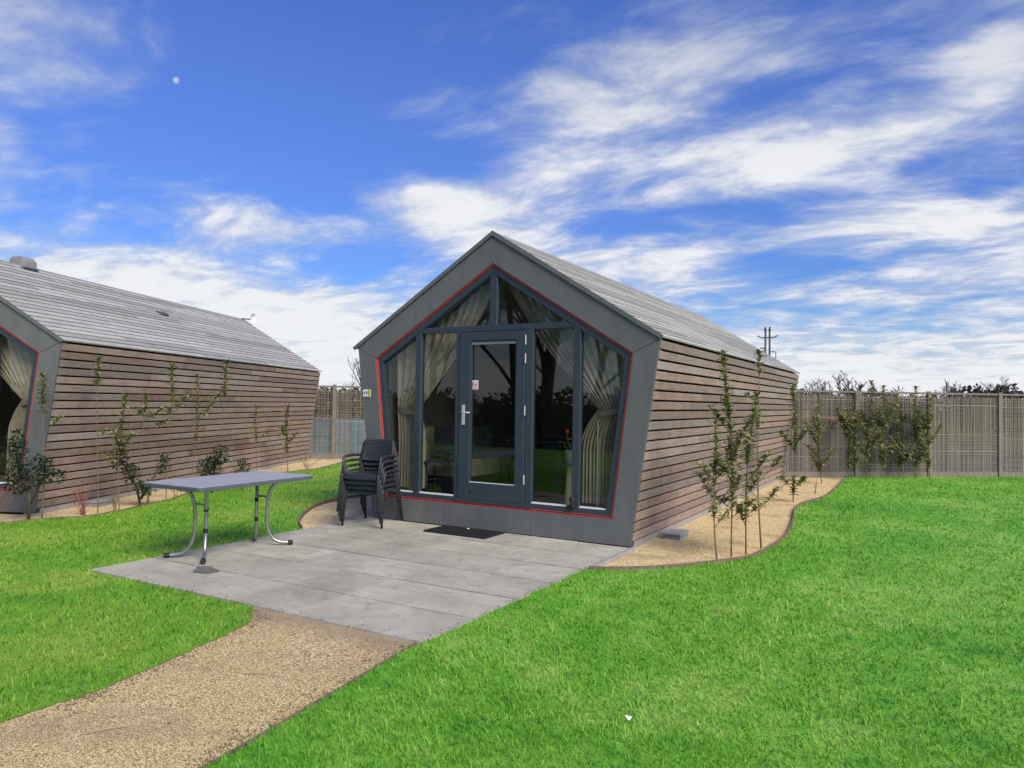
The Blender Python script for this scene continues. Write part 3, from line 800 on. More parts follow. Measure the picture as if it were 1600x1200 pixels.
    MB().ring_xz([(-.302, .546), (.327, .546), (.327, 2.247), (-.302, 2.247)], [(-.288, .560), (.313, .560), (.313, 2.233), (-.288, 2.233)], .034, .055).build('glazing_bead', 'frame_slate', door)
    MB().box((-.296, .030, .5535), (.321, .0335, .563)).build('drip_strip', 'alu', door)
    MB().box((-.29, .028, 2.196), (.315, .054, 2.224)).build('blind_rail', 'tube_metal', door)
    MB().box((-.414, .012, 1.235), (-.370, .0215, 1.475)).build('handle_plate', 'steel', door, bevel=.006)
    MB().tube([(-.392, .022, 1.385), (-.392, -.028, 1.385), (-.375, -.040, 1.385), (-.265, -.042, 1.383)], .0085, 8).build('handle', 'steel', door, smooth=True)
    MB().tube([(-.392, .024, 1.29), (-.392, .004, 1.29)], .011, 10).build('lock_cylinder', 'steel', door)
    for z in (2.235, 2.02, 1.42, .63):
        MB().tube([(.452, .014, z-.055), (.452, .014, z+.055)], .0085, 8).build('hinge', 'steel', door)
    MB().tube([(-.27, .024, .455), (-.27, .006, .455)], .012, 10).build('stop_hole', 'black_rubber', door)
    MB().box((-.525, .008, .318), (.54, .034, .352)).build('threshold', 'frame_slate', root)
    return root

cabin = make_cabin('timber-clad cabin with grey gable front and glass door behind the patio', (0, 0, 0), 0)
cabin2 = copy_tree(cabin)
cabin2['label'] = 'second timber-clad cabin at the left edge of the picture, mostly its plank side showing'
L_ORG, L_ROT = Vector((-7.037, -2.932, .0)), .4153
cabin2.location = L_ORG; cabin2.rotation_euler = (0, 0, L_ROT)
ML = Matrix.Translation(L_ORG) @ Matrix.Rotation(L_ROT, 4, 'Z')

# ------------------------------------------------------------------ curtains
def curtain(sgn, top, inner, tie, bottom, folds, name, label, xform=None):
    """cloth hung along the sloping head, gathered at a tie-back and falling straight below it"""
    root = thing(name, label, 'curtain')
    nf = folds; ph = rnd.uniform(0, 6)
    tx0, tx1 = tie[0]; tz = tie[1]
    def fn(u, v):
        xt = top[0]+(top[1]-top[0])*u
        zt = slope_z(xt, inset(RED, .05))
        amp = .040+.012*math.sin(5*u+ph)
        fold = math.sin(u*nf*2*math.pi+ph+.6*math.sin(3*v))+.4*math.sin(u*nf*4.3*math.pi+2*ph)
        if v < .6:
            w = v/.6
            xe = tx0+(tx1-tx0)*u
            ez = tz+.05*(1-u)
            sx_ = w**(1.0+.55*(1-u))
            bow = -.10*(1-u)*math.sin(math.pi*w)
            x = xt+(xe-xt)*(w*.55+sx_*.45)+bow*.35
            z = zt+(ez-zt)*w
            a_ = amp*(1-.45*w)
        else:
            w = (v-.6)/.4
            xe = tx0+(tx1-tx0)*u
            xb = bottom[0]+(bottom[1]-bottom[0])*u
            s_ = 1-(1-min(1, w*2.2))**2
            x = xe+(xb-xe)*s_; z = tz+.05*(1-u)*(1-w)-(tz-.40)*w
            a_ = amp*(.55+.35*s_)
        return (sgn*x+.006*fold, .26+a_*fold, z)
    cl = MB().grid(fn, 110, 60).build('cloth', 'linen', root, smooth=True)
    s0 = min(tx0, tx1)-.02; s1 = max(tx0, tx1)+.02
    band = MB()
    pts = []
    for k in range(17):
        a = 2*math.pi*k/16
        pts.append((sgn*((s0+s1)/2+(s1-s0)/2*math.cos(a)), .26+.062*math.sin(a), tz+.02+.03*math.cos(a)))
    kk = len(band.v)
    for p in pts:
        band.v += [(p[0], p[1], p[2]-.03), (p[0], p[1], p[2]+.03)]
    for k in range(16): band.f.append((kk+2*k, kk+2*k+2, kk+2*k+3, kk+2*k+1))
    band.build('tie_band', 'linen_band', root, smooth=True)
    if xform is not None:
        root.location = L_ORG; root.rotation_euler = (0, 0, L_ROT)
    return root
curtain(1, (.03, 1.66), None, ((1.27, 1.57), 1.40), (1.06, 1.53), 10, 'curtain', 'grey-brown curtain tied back behind the right-hand panes of the near cabin')
curtain(-1, (.06, 1.66), None, ((1.24, 1.57), 1.36), (1.12, 1.53), 10, 'curtain', 'grey-brown curtain tied back behind the left-hand panes of the near cabin')
curtain(1, (.14, 1.66), None, ((1.34, 1.56), 1.40), (1.16, 1.52), 9, 'curtain', 'dark curtain tied back behind the glass of the left-edge cabin', xform=True)

# ------------------------------------------------------------------ inside the near cabin
FZ = .285
sofa = thing('sofa', 'olive-beige upholstered bench seen dimly through the left panes', 'sofa', (-1.19, 1.36, FZ), math.pi/2)
MB().box((-.6, -.35, .22), (1.15, .42, .46)).build('seat', 'sofa_cloth', sofa, bevel=.03)
MB().box((-.6, .28, .461), (1.15, .46, .88)).build('backrest', 'sofa_cloth', sofa, bevel=.03)
MB().box((-.58, -.30, 0), (1.13, .40, .219)).build('base', 'dark_wood', sofa)
dt = thing('inner_table', 'dark table placed inside the cabin behind the door glass', 'table', (.25, 1.35, FZ))  # dark pedestal table placed inside, behind the door glass
MB().box((-.60, -.35, .71), (.62, .35, .745)).build('tabletop', 'dark_wood', dt, bevel=.01)
MB().box((-.05, -.05, .02), (.05, .05, .71)).build('pedestal', 'dark_wood', dt)
MB().box((-.3, -.25, 0), (.3, .25, .02)).build('base', 'dark_wood', dt)
dc = thing('dining_chair', 'black chair seen dimly inside the cabin behind the left inner pane', 'chair', (-.98, .50, FZ), .35)
MB().box((-.22, -.22, .43), (.22, .22, .47)).build('seat', 'resin_dark', dc, bevel=.012)
MB().box((-.21, .19, .52), (.21, .225, .90)).build('backrest', 'resin_dark', dc, bevel=.012)
for sx_ in (-1, 1):
    MB().tube([(sx_*.19, -.19, 0), (sx_*.19, -.19, .43)], .012, 6).build('leg', 'resin_dark', dc)
    MB().tube([(sx_*.20, .22, 0), (sx_*.20, .205, .55)], .012, 6).build('leg', 'resin_dark', dc)
ps = thing('pedestal_stand', 'pale yellow tapered stand behind the right inner pane', 'stand', (.86, .42, FZ))
MB().lathe([(.085, 0), (.08, .02), (.055, .42), (.055, .50)], (0, 0, 0), 16).build('column', 'pale_yellow', ps, smooth=False)
MB().lathe([(.15, .50), (.15, .525)], (0, 0, 0), 24).build('top', 'dark_wood', ps)
pp = thing('potted_plant', 'grey pot with small leaves and a red flower behind the right inner pane', 'plant', (.86, .42, FZ+.526))
MB().lathe([(.055, 0), (.075, .14), (.078, .16), (.066, .16), (.06, .10)], (0, 0, 0), 16).build('pot', 'pot_grey', pp)
pv, pf, pa = [], [], []
for k in range(46):
    a = rnd.uniform(0, 6.28); r = rnd.uniform(.01, .13); z = .17+rnd.uniform(0, .12); l = rnd.uniform(.03, .055)
    c_ = Vector((r*math.cos(a), r*math.sin(a), z)); d = Vector((math.cos(a), math.sin(a), rnd.uniform(-.2, .7))).normalized()*l; s_ = d.cross(Vector((0, 0, 1))).normalized()*l*.4
    i0 = len(pv); pv += [c_, c_+d*.5+s_, c_+d, c_+d*.5-s_]; pf += [(i0, i0+1, i0+2), (i0, i0+2, i0+3)]; pa += [rnd.random()]*4
np_mesh('leaves', [tuple(v) for v in pv], pf, 'leaf_laurel', pp, pa)
fl = MB().tube([(-.03, 0, .17), (-.05, -.01, .30), (-.055, -.01, .36)], .004, 5); fl.build('flower_stem', 'stem', pp)
MB().lathe([(.004, .335), (.018, .355), (.022, .375), (.014, .392), (.004, .40)], (-.055, -.01, 0), 10).build('flower', 'flower_red', pp, smooth=True)
tag(MB().tube([(1.28, .20, FZ), (1.28, .20, 1.32)], .007, 6).build('curtain_rod', 'pale_yellow'), 'thin upright rod beside the right curtain inside the near cabin', 'rod')
dsn = thing('door_holder', 'small black catch on the sill at the foot of the right mullion', 'catch', (1.07, .0, .384))
MB().lathe([(.020, 0), (.030, .02), (.018, .05), (.034, .085), (.034, .115), (.012, .125)], (0, 0, -.02), 12).build('knob', 'black_rubber', dsn, smooth=True)
MB().box((-.06, -.014, -.0195), (.03, .05, .004)).build('base', 'black_rubber', dsn)

# ------------------------------------------------------------------ signs
def text_mesh(body, size, mat, name, parent, loc, depth=.0006):
    cu_ = bpy.data.curves.new(name, 'FONT'); cu_.body = body; cu_.size = size; cu_.extrude = depth; cu_.align_x = 'CENTER'; cu_.align_y = 'CENTER'
    tmp = bpy.data.objects.new(name+'_tmp', cu_); COL.objects.link(tmp)
    dg = bpy.context.evaluated_depsgraph_get()
    me = bpy.data.meshes.new_from_object(tmp.evaluated_get(dg)); me.name = name
    bpy.data.objects.remove(tmp); bpy.data.curves.remove(cu_)
    me.materials.clear(); me.materials.append(MATS[mat])
    o = bpy.data.objects.new(name, me); COL.objects.link(o); o.parent = parent
    o.rotation_euler = (math.pi/2, 0, 0); o.location = loc
    return o
ns = thing('number_sign', 'small white plate with the number 497, yellow at its right end, on the grey fascia', 'sign', (-1.888, 0, 1.605))
MB().box((-.062, -.008, -.047), (.062, -.0005, .047)).build('plate', 'white_print', ns, bevel=.002, seg=1)
MB().box((.022, -.0092, -.0465), (.0615, -.0081, .0465)).build('yellow_field', 'yellow_print', ns)
text_mesh('4', .062, 'black_print', 'numeral', ns, (-.034, -.0095, 0)); text_mesh('9', .062, 'black_print', 'numeral', ns, (.002, -.0095, .0)); text_mesh('7', .062, 'black_print', 'numeral', ns, (.041, -.0105, .0))
nsm = thing('no_smoking_sign', 'small white and red no-smoking sticker on the door glass', 'sign', (-.252, .055, 1.715))
MB().box((-.045, -.0026, -.056), (.045, -.0006, .056)).build('plate', 'white_print', nsm)
rg = MB(); rg.ring_xz([(.037*math.cos(2*math.pi*k/28), .004+.037*math.sin(2*math.pi*k/28)) for k in range(28)], [(.029*math.cos(2*math.pi*k/28), .004+.029*math.sin(2*math.pi*k/28)) for k in range(28)], -.0040, -.0027)
rg.prism_xz([(-.026, .022), (-.020, .028), (.026, -.014), (.020, -.020)], -.0042, -.0028); rg.build('ring', 'red_print', nsm)
MB().box((-.022, -.0036, -.001), (.018, -.0030, .008)).build('cigarette', 'black_print', nsm)
MB().box((-.036, -.0036, -.052), (.036, -.0030, -.042)).build('caption_bar', 'red_print', nsm)

# ------------------------------------------------------------------ roof fittings of the left cabin
def onL(x, y, z): return ML @ Vector((x, y, z))
cv_ = thing('roof_cowl', 'grey box cowl on the ridge of the left cabin', 'vent', onL(0.0, 1.78, 3.50), L_ROT)
MB().prism_xz([(-.13, -.03), (.13, -.03), (.13, .09), (.07, .15), (-.07, .15), (-.13, .09)], -.13, .13).build('hood', 'vent_grey', cv_, bevel=.012)
MB().box((-.15, -.15, -.04), (.15, .15, -.015)).build('flashing', 'vent_dark', cv_)
rp = Vector((.655, 4.395, 3.075+.022)); tl = math.atan2(HR-HE, WE)
rv = thing('roof_vent', 'small dark ventilation hood halfway up the left cabin roof', 'vent', onL(*rp)); rv.rotation_euler = (0, tl, L_ROT)
MB().prism_xz([(-.10, .0), (.11, .0), (.11, .055), (.04, .065)], -.11, .11).build('hood', 'vent_dark', rv, bevel=.006)
MB().box((-.13, -.13, -.004), (.14, .13, .002)).build('flashing', 'vent_grey', rv)
ds = thing('satellite_dish', 'small white dish on a dark arm at the far end of the left roof', 'dish', onL(.06, 9.0, 3.50), L_ROT)
MB().tube([(-.16, -.12, -.05), (-.10, -.08, .02), (0, 0, .03), (.16, 0, .02)], .016, 8).build('arm', 'vent_dark', ds, smooth=True)
MB().grid(lambda u, v: (.20+.05*u*u, .17*u*math.cos(2*math.pi*v), .05+.12*u*math.sin(2*math.pi*v)), 8, 20).build('dish', 'white_print', ds, smooth=True)

# ------------------------------------------------------------------ furniture on the patio
TX, TY, TZ = -1.485, -2.41, .006
tb = thing('camping_table', 'blue-grey camping table with curved metal legs on the left of the patio', 'table', (TX, TY, TZ), rad(2))
hw, hl, H = .395, .715, .715
def rrect(w, l, r, n=5):
    p = []
    for cx_, cy_, a0 in ((w-r, l-r, 0), (-w+r, l-r, 90), (-w+r, -l+r, 180), (w-r, -l+r, 270)):
        for k in range(n+1):
            a = rad(a0+90*k/n); p.append((cx_+r*math.cos(a), cy_+r*math.sin(a)))
    return p
def slabz(prof, w, l, r):
    """rounded rectangle lofted over (inset, z) rings"""
    mb = MB(); n = None
    for ins, z in prof:
        ring = rrect(w-ins, l-ins, max(.01, r-ins)); n = len(ring); mb.v += [(x, y, z) for x, y in ring]
    for i in range(len(prof)-1):
        for j in range(n):
            j2 = (j+1) % n; mb.f.append((i*n+j, i*n+j2, (i+1)*n+j2, (i+1)*n+j))
    mb.f.append(tuple(reversed(range(n)))); e = (len(prof)-1)*n; mb.f.append(tuple(e+j for j in range(n)))
    return mb
slabz([(.008, H-.0065), (0, H-.0035), (.002, H-.0005), (.006, H)], hw, hl, .05).build('tabletop', 'table_top', tb)
slabz([(.03, H-.046), (.002, H-.040), (-.003, H-.012), (.0, H-.007)], hw, hl, .05).build('edge_band', 'table_edge', tb)
for sxx in (-1, 1):
    for syy in (-1, 1):
        fx, fy = sxx*.245, syy*.535
        ix, iy = sxx*.075, syy*.375
        def at(s_, z): return (ix+(fx-ix)*s_, iy+(fy-iy)*s_, z)
        pts = [at(.42, H-.048), at(.36, H-.07), at(.18, H-.12), at(.05, H-.20), at(0, H-.30), at(0, .28), at(.03, .20), at(.14, .12), at(.34, .06), at(.60, .033), at(.95, .026)]
        pts = [Vector(p) for p in pts]; sm = []
        for i in range(len(pts)-1):
            p0, p1, p2, p3 = pts[max(i-1, 0)], pts[i], pts[i+1], pts[min(i+2, len(pts)-1)]
            for k in range(4):
                t_ = k/4; sm.append(.5*((2*p1)+(p2-p0)*t_+(2*p0-5*p1+4*p2-p3)*t_*t_+(3*p1-p0-3*p2+p3)*t_**3))
        sm.append(pts[-1])
        lg = MB().tube(sm, .0175, 10).build('leg', 'tube_metal', tb, smooth=True)
        e = Vector(at(.92, .026)); e2 = Vector(at(1.12, .025))
        MB().tube([e, e2], .025, 10).build('foot_cap', 'foot_black', lg)
        if sxx*syy < 0:
            for zc in (.46, .26):
                MB().tube([at(0, zc-.022), at(0, zc+.022)], .0205, 10).build('clamp', 'foot_black', lg)
MB().tube([(-.07, -.375, .50), (.07, -.375, .50)], .010, 8).build('crossbar', 'tube_metal', tb)
MB().tube([(-.07, .375, .50), (.07, .375, .50)], .010, 8).build('crossbar', 'tube_metal', tb)
MB().box((-.05, -.58, H-.075), (-.02, .58, H-.047)).build('rail', 'tube_metal', tb); MB().box((.02, -.58, H-.075), (.05, .58, H-.047)).build('rail', 'tube_metal', tb)

def make_chair():
    """stacking armchair: faces -y, seat 0.44 high"""
    root = thing('armchair', '', 'chair')
    W2, D2, SH = .225, .23, .445
    slabz([(.012, SH-.030), (.0, SH-.022), (.0, SH-.006), (.010, SH)], W2, D2, .05).build('seat', 'resin_dark', root, smooth=False)
    MB().box((-W2+.012, -D2-.008, SH-.062), (W2-.012, -D2+.022, SH-.0225)).build('front_rail', 'resin_dark', root, bevel=.008)
    # woven back: curved shell with raised horizontal bands
    def back(u, v, off=0):
        x = (u-.5)*2; z = SH+.13+v*.265
        cut = max(0, abs(x)-.80)/.20; cutz = .055*cut*cut
        zz_ = z-(cutz if v > .5 else -cutz)*abs(v-.5)*2
        ylean = .205+.085*(z-SH)/.4-.030*(x*x)
        rib = .004*math.sin(v*16*2*math.pi)*(1 if abs(x) < .93 and .06 < v < .94 else 0)
        return (x*.215, ylean+off+(rib if off <= 0 else -rib), zz_)
    bk = MB(); bk.grid(lambda u, v: back(u, v, -.009), 14, 64); n0 = len(bk.v); bk.grid(lambda u, v: back(u, v, .009), 14, 64)
    nf = len(bk.f)//2
    for k in range(nf, 2*nf): bk.f[k] = bk.f[k][::-1]
    def vid(i, j, b_): return b_*n0+i*65+j
    for i in range(14):
        bk.f.append((vid(i, 0, 0), vid(i, 0, 1), vid(i+1, 0, 1), vid(i+1, 0, 0))); bk.f.append((vid(i, 64, 0), vid(i+1, 64, 0), vid(i+1, 64, 1), vid(i, 64, 1)))
    for j in range(64):
        bk.f.append((vid(0, j, 0), vid(0, j+1, 0), vid(0, j+1, 1), vid(0, j, 1))); bk.f.append((vid(14, j, 0), vid(14, j, 1), vid(14, j+1, 1), vid(14, j+1, 0)))
    bk.build('backrest', 'resin_dark', root, smooth=True)
    for s_ in (-1, 1):
        x = s_*(W2+.012)
        MB().tube([(x+s_*.022, -D2-.045, 0), (x, -D2+.0, SH-.03), (x, -D2+.004, SH)], [.015, .021, .021], 8).build('leg', 'resin_dark', root, smooth=True)
        MB().tube([(x+s_*.015, D2+.09, 0), (x, D2+.005, SH-.05), (x-s_*.012, D2-.012, SH+.10), (x-s_*.018, D2+.012, SH+.24)], [.015, .021, .020, .016], 8).build('leg', 'resin_dark', root, smooth=True)
        MB().tube([(x, -D2+.004, SH-.01), (x+s_*.004, -D2+.03, SH+.10), (x+s_*.006, -D2+.045, SH+.175), (x+s_*.006, -D2+.075, SH+.20), (x+s_*.004, 0, SH+.205), (x, D2-.06, SH+.20), (x-s_*.012, D2+.0, SH+.185)], [.016, .015, .015, .016, .018, .017, .015], 8).build('armrest', 'resin_dark', root, smooth=True)
        MB().tube([(x-s_*.004, -D2+.02, SH-.03), (x-s_*.004, D2-.0, SH-.03)], .013, 6).build('side_rail', 'resin_dark', root)
    return root
ch = make_chair()
CHL = ['charcoal woven-back armchair at the bottom of the stack, its feet on the patio', 'charcoal armchair second from the bottom of the stack', 'charcoal armchair second from the top of the stack', 'charcoal armchair on top of the stack, its woven back facing out']
for k in range(4):
    c_ = ch if k == 0 else copy_tree(ch)
    a = rad(14); f = Vector((math.sin(a), -math.cos(a)))
    o_ = Vector((-1.435, -.375))+f*.040*k
    c_.location = (o_.x, o_.y, .007+.062*k); c_.rotation_euler = (0, 0, a)
    c_['label'] = CHL[k]; c_['group'] = 'stacked armchairs by the cabin front'
# door mat
dm = thing('doormat', 'black rubber doormat on the patio in front of the door', 'mat', (-.17, -.26, .0085), rad(-1))
mb = MB().box((-.42, -.215, 0), (.42, .215, .012)); mb.build('base', 'black_rubber', dm)
rb = MB()
for i in range(28):
    for j in range(15):
        if (i+j) % 2 == 0: rb.cbox((-.405+i*.030, -.20+j*.0285, .0165), (.024, .022, .009))
rb = rb.build('studs', 'black_rubber', dm); stuff(rb)
for k, (x, y, c_) in enumerate([(-.20, -.13, 0), (.06, -.45, 1)]):
    mb = MB(); pts_ = [(.018*math.cos(a)*(1+.3*math.sin(3*a)), .012*math.sin(a)) for a in [2*math.pi*i/9 for i in range(9)]]
    mb.v = [(px+0, py, .0) for px, py in pts_]+[(px*.7, py*.7, .006) for px, py in pts_]; mb.f = [tuple(range(8, -1, -1)), tuple(range(9, 18))]+[(i, (i+1) % 9, 9+(i+1) % 9, 9+i) for i in range(9)]
    o = mb.build('leaf_litter', ['paper', 'wood_chip'][k]); o.location = (x, y, .030 if k == 0 else .013)
    tag(o, ['tiny pale scrap lying on the black doormat', 'small dry leaf on the patio by the front edge of the doormat'][k], 'litter')
sp_ = MB(); sp_.grid(lambda u, v: (.034*(u-.5), .026*(v-.5), .010+.008*math.sin(6*u)*math.cos(5*v)), 6, 6)
o = sp_.build('paper_scrap', 'paper', smooth=True); o.location = (3.27, -4.05, .030); tag(o, 'small white paper scrap lying on the right lawn', 'litter')
# drain boxes in the gravel
for k, (loc, rz) in enumerate([((1.93, 1.0, -.02), 0), (tuple(onL(1.93, 1.0, -.02)), L_ROT)]):
    bx = thing('inspection_box', ['grey plastic box lid in the gravel beside the right cabin wall', 'grey plastic box lid in the gravel beside the left cabin wall'][k], 'drain box', loc, rz, 'inspection boxes in the gravel')
    MB().box((-.10, -.17, 0), (.10, .17, .055)).build('box', 'vent_grey', bx, bevel=.006)
    MB().box((-.115, -.185, .056), (.115, .185, .072)).build('lid', 'lid_grey', bx, bevel=.006)

# ------------------------------------------------------------------ fences
def fence(label, p0, step, n, gravel_board, open_=.0048):
    root = thing('woven_fence', label, 'fence', p0, math.atan2(step.y, step.x))
    ln = step.length
    for k in range(n+1):
        MB().box((k*ln-.045, -.045, -.1), (k*ln+.045, .045, 1.90+rnd.uniform(-.02, .02))).build('post', 'post_wood', root, bevel=.006, seg=1)
    for k in range(n):
        x0, x1 = k*ln+.05, (k+1)*ln-.05
        mb = MB(); x = x0
        while x < x1:
            w = rnd.uniform(.005, .009)
            top = 1.80+rnd.uniform(-.035, .03); y = rnd.uniform(-.004, .004); dx = rnd.uniform(-.010, .010)
            kk = len(mb.v)
            for zz_, o_ in ((.09, 0), (top, dx)):
                mb.v += [(x+o_, y-.004, zz_), (x+w+o_, y-.004, zz_), (x+w/2+o_, y+.005, zz_)]
            mb.f += [(kk, kk+1, kk+4, kk+3), (kk+1, kk+2, kk+5, kk+4), (kk+2, kk, kk+3, kk+5), (kk+3, kk+4, kk+5)]
            x += w+abs(rnd.gauss(.0, open_))+.0012
        z = .14
        while z < 1.78:
            h_ = rnd.uniform(.009, .014); sg = rnd.choice((-1, 1))*.009
            mb.cbox(((x0+x1)/2, sg, z), (x1-x0+.02, .008, h_)); z += rnd.uniform(.05, .075)
        stuff(mb.build('reed_panel', 'reed', root))
        MB().box((x0-.02, -.030, 1.842), (x1+.02, .030, 1.885)).build('top_rail', 'post_wood', root, bevel=.004, seg=1)
        if gravel_board: MB().box((x0-.004, -.02, -.05), (x1+.004, .018, .115)).build('gravel_board', 'post_wood', root)
    return root
m, t, b = new_mat('reed')
geo = t.n('ShaderNodeNewGeometry'); oi = t.n('ShaderNodeObjectInfo')
c = t.ramp(geo.outputs['Random Per Island'], [(0, (.10, .082, .058)), (.35, (.19, .160, .122)), (.7, (.28, .243, .19)), (1, (.40, .355, .285))])
nz = t.noise(geo.outputs['Position'], 3.0, 5, .6)
c = t.mix(t.rng(nz.outputs[0], .45, .7, 0, .5), c, (.17, .155, .13, 1))
t.l(c, b.inputs['Base Color']); b.inputs['Roughness'].default_value = .9
fence('woven reed fence with wooden posts behind the right lawn', FR0-FRD*.0, FRD, 8, True)
fence('woven reed fence seen in the gap between the two cabins', FL0, FLD, 4, True, .014)
# coloured sheets standing behind the fences, glimpsed through the reeds
def sheet(label, x, y, rz, w, h, z0, mat):
    o = MB().grid(lambda u, v: ((u-.5)*w, .05*math.sin(9*u+2*v), z0+h*v), 24, 6)
    n_ = len(o.v); o.grid(lambda u, v: ((u-.5)*w, .02+.05*math.sin(9*u+2*v), z0+h*v), 24, 6)
    q = o.build('tarpaulin', mat, smooth=True); q.location = (x, y, 0); q.rotation_euler = (0, 0, rz); return tag(q, label, 'tarpaulin')
fa = math.atan2(FRD.y, FRD.x); fn_ = Vector((-math.sin(fa), math.cos(fa)))
def behind(k, d): q = FR0+FRD*k; return (q.x+fn_.x*d, q.y+fn_.y*d)
sheet('violet-blue sheet low behind the right fence, seen through the reeds', *behind(2.4, .5), fa, 8.0, .55, .05, 'blue_sheet')
sheet('narrow orange sheet glimpsed high behind the right fence', *behind(.9, .7), fa, 2.6, .10, 1.22, 'orange_sheet')
ql = FL0+FLD*1.7
sheet('bright blue sheet low behind the fence between the cabins', ql.x+fn_.x*.5, ql.y+fn_.y*.5, fa, 5.0, .95, .05, 'cyan_sheet')

# ------------------------------------------------------------------ plants
def leaf_at(V, F, A, p, d, size, wid, tint, droop=.35):
    size *= 1.25; wid *= 1.45
    d = d.normalized(); s_ = d.cross(Vector((0, 0, 1)))
    if s_.length < .05: s_ = Vector((1, 0, 0))
    s_ = s_.normalized(); up = s_.cross(d)
    i0 = len(V)
    a1 = p+d*size*.35+up*size*.06; a2 = p+d*size*.72+Vector((0, 0, -droop*size*.22)); a3 = p+d*size+Vector((0, 0, -droop*size*.6))
    V += [p, a1+s_*wid+up*wid*.35, a1-s_*wid+up*wid*.35, a1, a2+s_*wid*.85+up*wid*.3, a2-s_*wid*.85+up*wid*.3, a2, a3]
    F += [(i0, i0+1, i0+3), (i0, i0+3, i0+2), (i0+1, i0+4, i0+6), (i0+1, i0+6, i0+3), (i0+3, i0+6, i0+5), (i0+3, i0+5, i0+2), (i0+4, i0+7, i0+6), (i0+6, i0+7, i0+5)]
    A += [tint]*8
def sapling(label, x, y, h, lean, ranges, branches=(), size=.085, mat='leaf_laurel', name='laurel_sapling', group=None, z0=-.02, seed=0, gap=.0125, stem_r=.009):
    if name == 'sapling': size *= 1.25
    r = random.Random(seed)
    root = thing(name, label, 'sapling', (x, y, z0), 0, group)
    def stem_pt(t_): return Vector((lean[0]*t_**1.3+.02*math.sin(5*t_+seed), lean[1]*t_**1.3+.02*math.cos(4*t_+seed), h*t_))
    st = MB().tube([stem_pt(i/10) for i in range(11)], [stem_r*(1-.65*i/10) for i in range(11)], 6)
    V, F, A = [], [], []
    ang = r.uniform(0, 6)
    def leaves(path, l0, l1, gp, sz):
        nonlocal ang
        L_ = 0; tot = sum((path[i+1]-path[i]).length for i in range(len(path)-1)); s_ = l0*tot
        while s_ < l1*tot:
            acc_ = 0
            for i in range(len(path)-1):
                sl = (path[i+1]-path[i]).length
                if acc_+sl >= s_:
                    p = path[i]+(path[i+1]-path[i])*((s_-acc_)/sl); dd = (path[i+1]-path[i]).normalized(); break
                acc_ += sl
            else: break
            ang += 2.4+r.uniform(-.5, .5)
            d = Vector((math.cos(ang), math.sin(ang), r.uniform(.1, .75)))+dd*.4
            leaf_at(V, F, A, p, d, sz*r.uniform(.7, 1.2), sz*.19*r.uniform(.8, 1.2), min(1, max(0, r.gauss(.55, .28))), r.uniform(.2, 1.1))
            s_ += gp*r.uniform(.6, 1.4)
    sp = [stem_pt(i/20) for i in range(21)]
    for (a, b_) in ranges: leaves(sp, a, b_, gap, size)
    for (t0, az_, bl, up_, l0) in branches:
        p0 = stem_pt(t0); d = Vector((math.cos(az_), math.sin(az_), up_)).normalized()
        bp_ = [p0+d*bl*k/5+Vector((0, 0, .10*bl*(k/5)**2)) for k in range(6)]
        st.tube(bp_, [stem_r*.55*(1-.13*k) for k in range(6)], 5)
        leaves(bp_, l0, 1.0, gap, size)
    st.build('stem', 'stem', root, smooth=True)
    # one crowning tuft
    for k in range(4):
        ang += 1.7; leaf_at(V, F, A, stem_pt(1), Vector((math.cos(ang), math.sin(ang), 1.2)), size*.9, size*.17, r.random(), .1)
    stuff(np_mesh('foliage', [tuple(v) for v in V], F, mat, root, A))
    return root
GR = 'laurel saplings in the right bed'
sapling('shortest of the four leafy saplings nearest the right cabin corner', 2.64, .06, 1.42, (-.05, 0), [(.50, .97), (.28, .40)], [(.42, 2.6, .30, .9, .2), (.55, .3, .22, 1.0, .2), (.30, 5.0, .22, .5, .2), (.5, 4.2, .28, 1.1, .1), (.62, 1.6, .2, 1.0, .1), (.22, 1.0, .22, .8, .3)], .080, seed=3, group=GR)
sapling('tall leafy sapling with dense top, second from left in the right bed', 2.76, .22, 2.03, (-.10, -.02), [(.60, 1.0), (.24, .50)], [(.55, .5, .42, 1.2, .25), (.62, 3.0, .30, 1.0, .3), (.38, 4.2, .32, .8, .2), (.3, 1.5, .30, .6, .2), (.24, 3.0, .3, .5, .2), (.45, 1.9, .34, 1.1, .1), (.48, 5.4, .34, 1.2, .1), (.70, 4.6, .2, 1.2, .1), (.2, .2, .26, .7, .2)], .088, seed=5, group=GR, gap=.0105)
sapling('bushy-headed sapling just right of the tall leafy one in the right bed', 2.82, .44, 1.62, (.10, .02), [(.58, 1.0), (.22, .36)], [(.45, .2, .36, 1.3, .2), (.5, 3.4, .3, 1.1, .3), (.25, .8, .26, .5, .2), (.28, 3.6, .26, .5, .2), (.55, 1.8, .3, 1.2, .1), (.62, 5.0, .28, 1.2, .1), (.38, 5.6, .3, .9, .2), (.18, 2.2, .24, .7, .2)], .084, seed=8, group=GR)
sapling('tall thin sapling with few leaves at the lawn edge of the right bed', 2.90, .88, 2.08, (-.06, .03), [(.90, 1.0), (.62, .70)], [(.34, .3, .34, 1.0, .55), (.20, .8, .30, .8, .5), (.75, 2.8, .15, .6, .4), (.26, 4.0, .2, .7, .5)], .095, seed=9, group=GR, stem_r=.010)
sapling('leafy sapling in the right bed by the rear corner of the near cabin', 2.58, 5.15, 1.82, (-.03, 0), [(.42, 1.0), (.05, .22)], [(.5, .5, .35, 1.2, .2), (.45, 3.2, .35, 1.1, .2), (.6, 1.8, .3, 1.0, .2), (.12, .6, .25, .7, .3), (.12, 3.4, .25, .7, .3)], .105, seed=11, group=GR, gap=.0105)
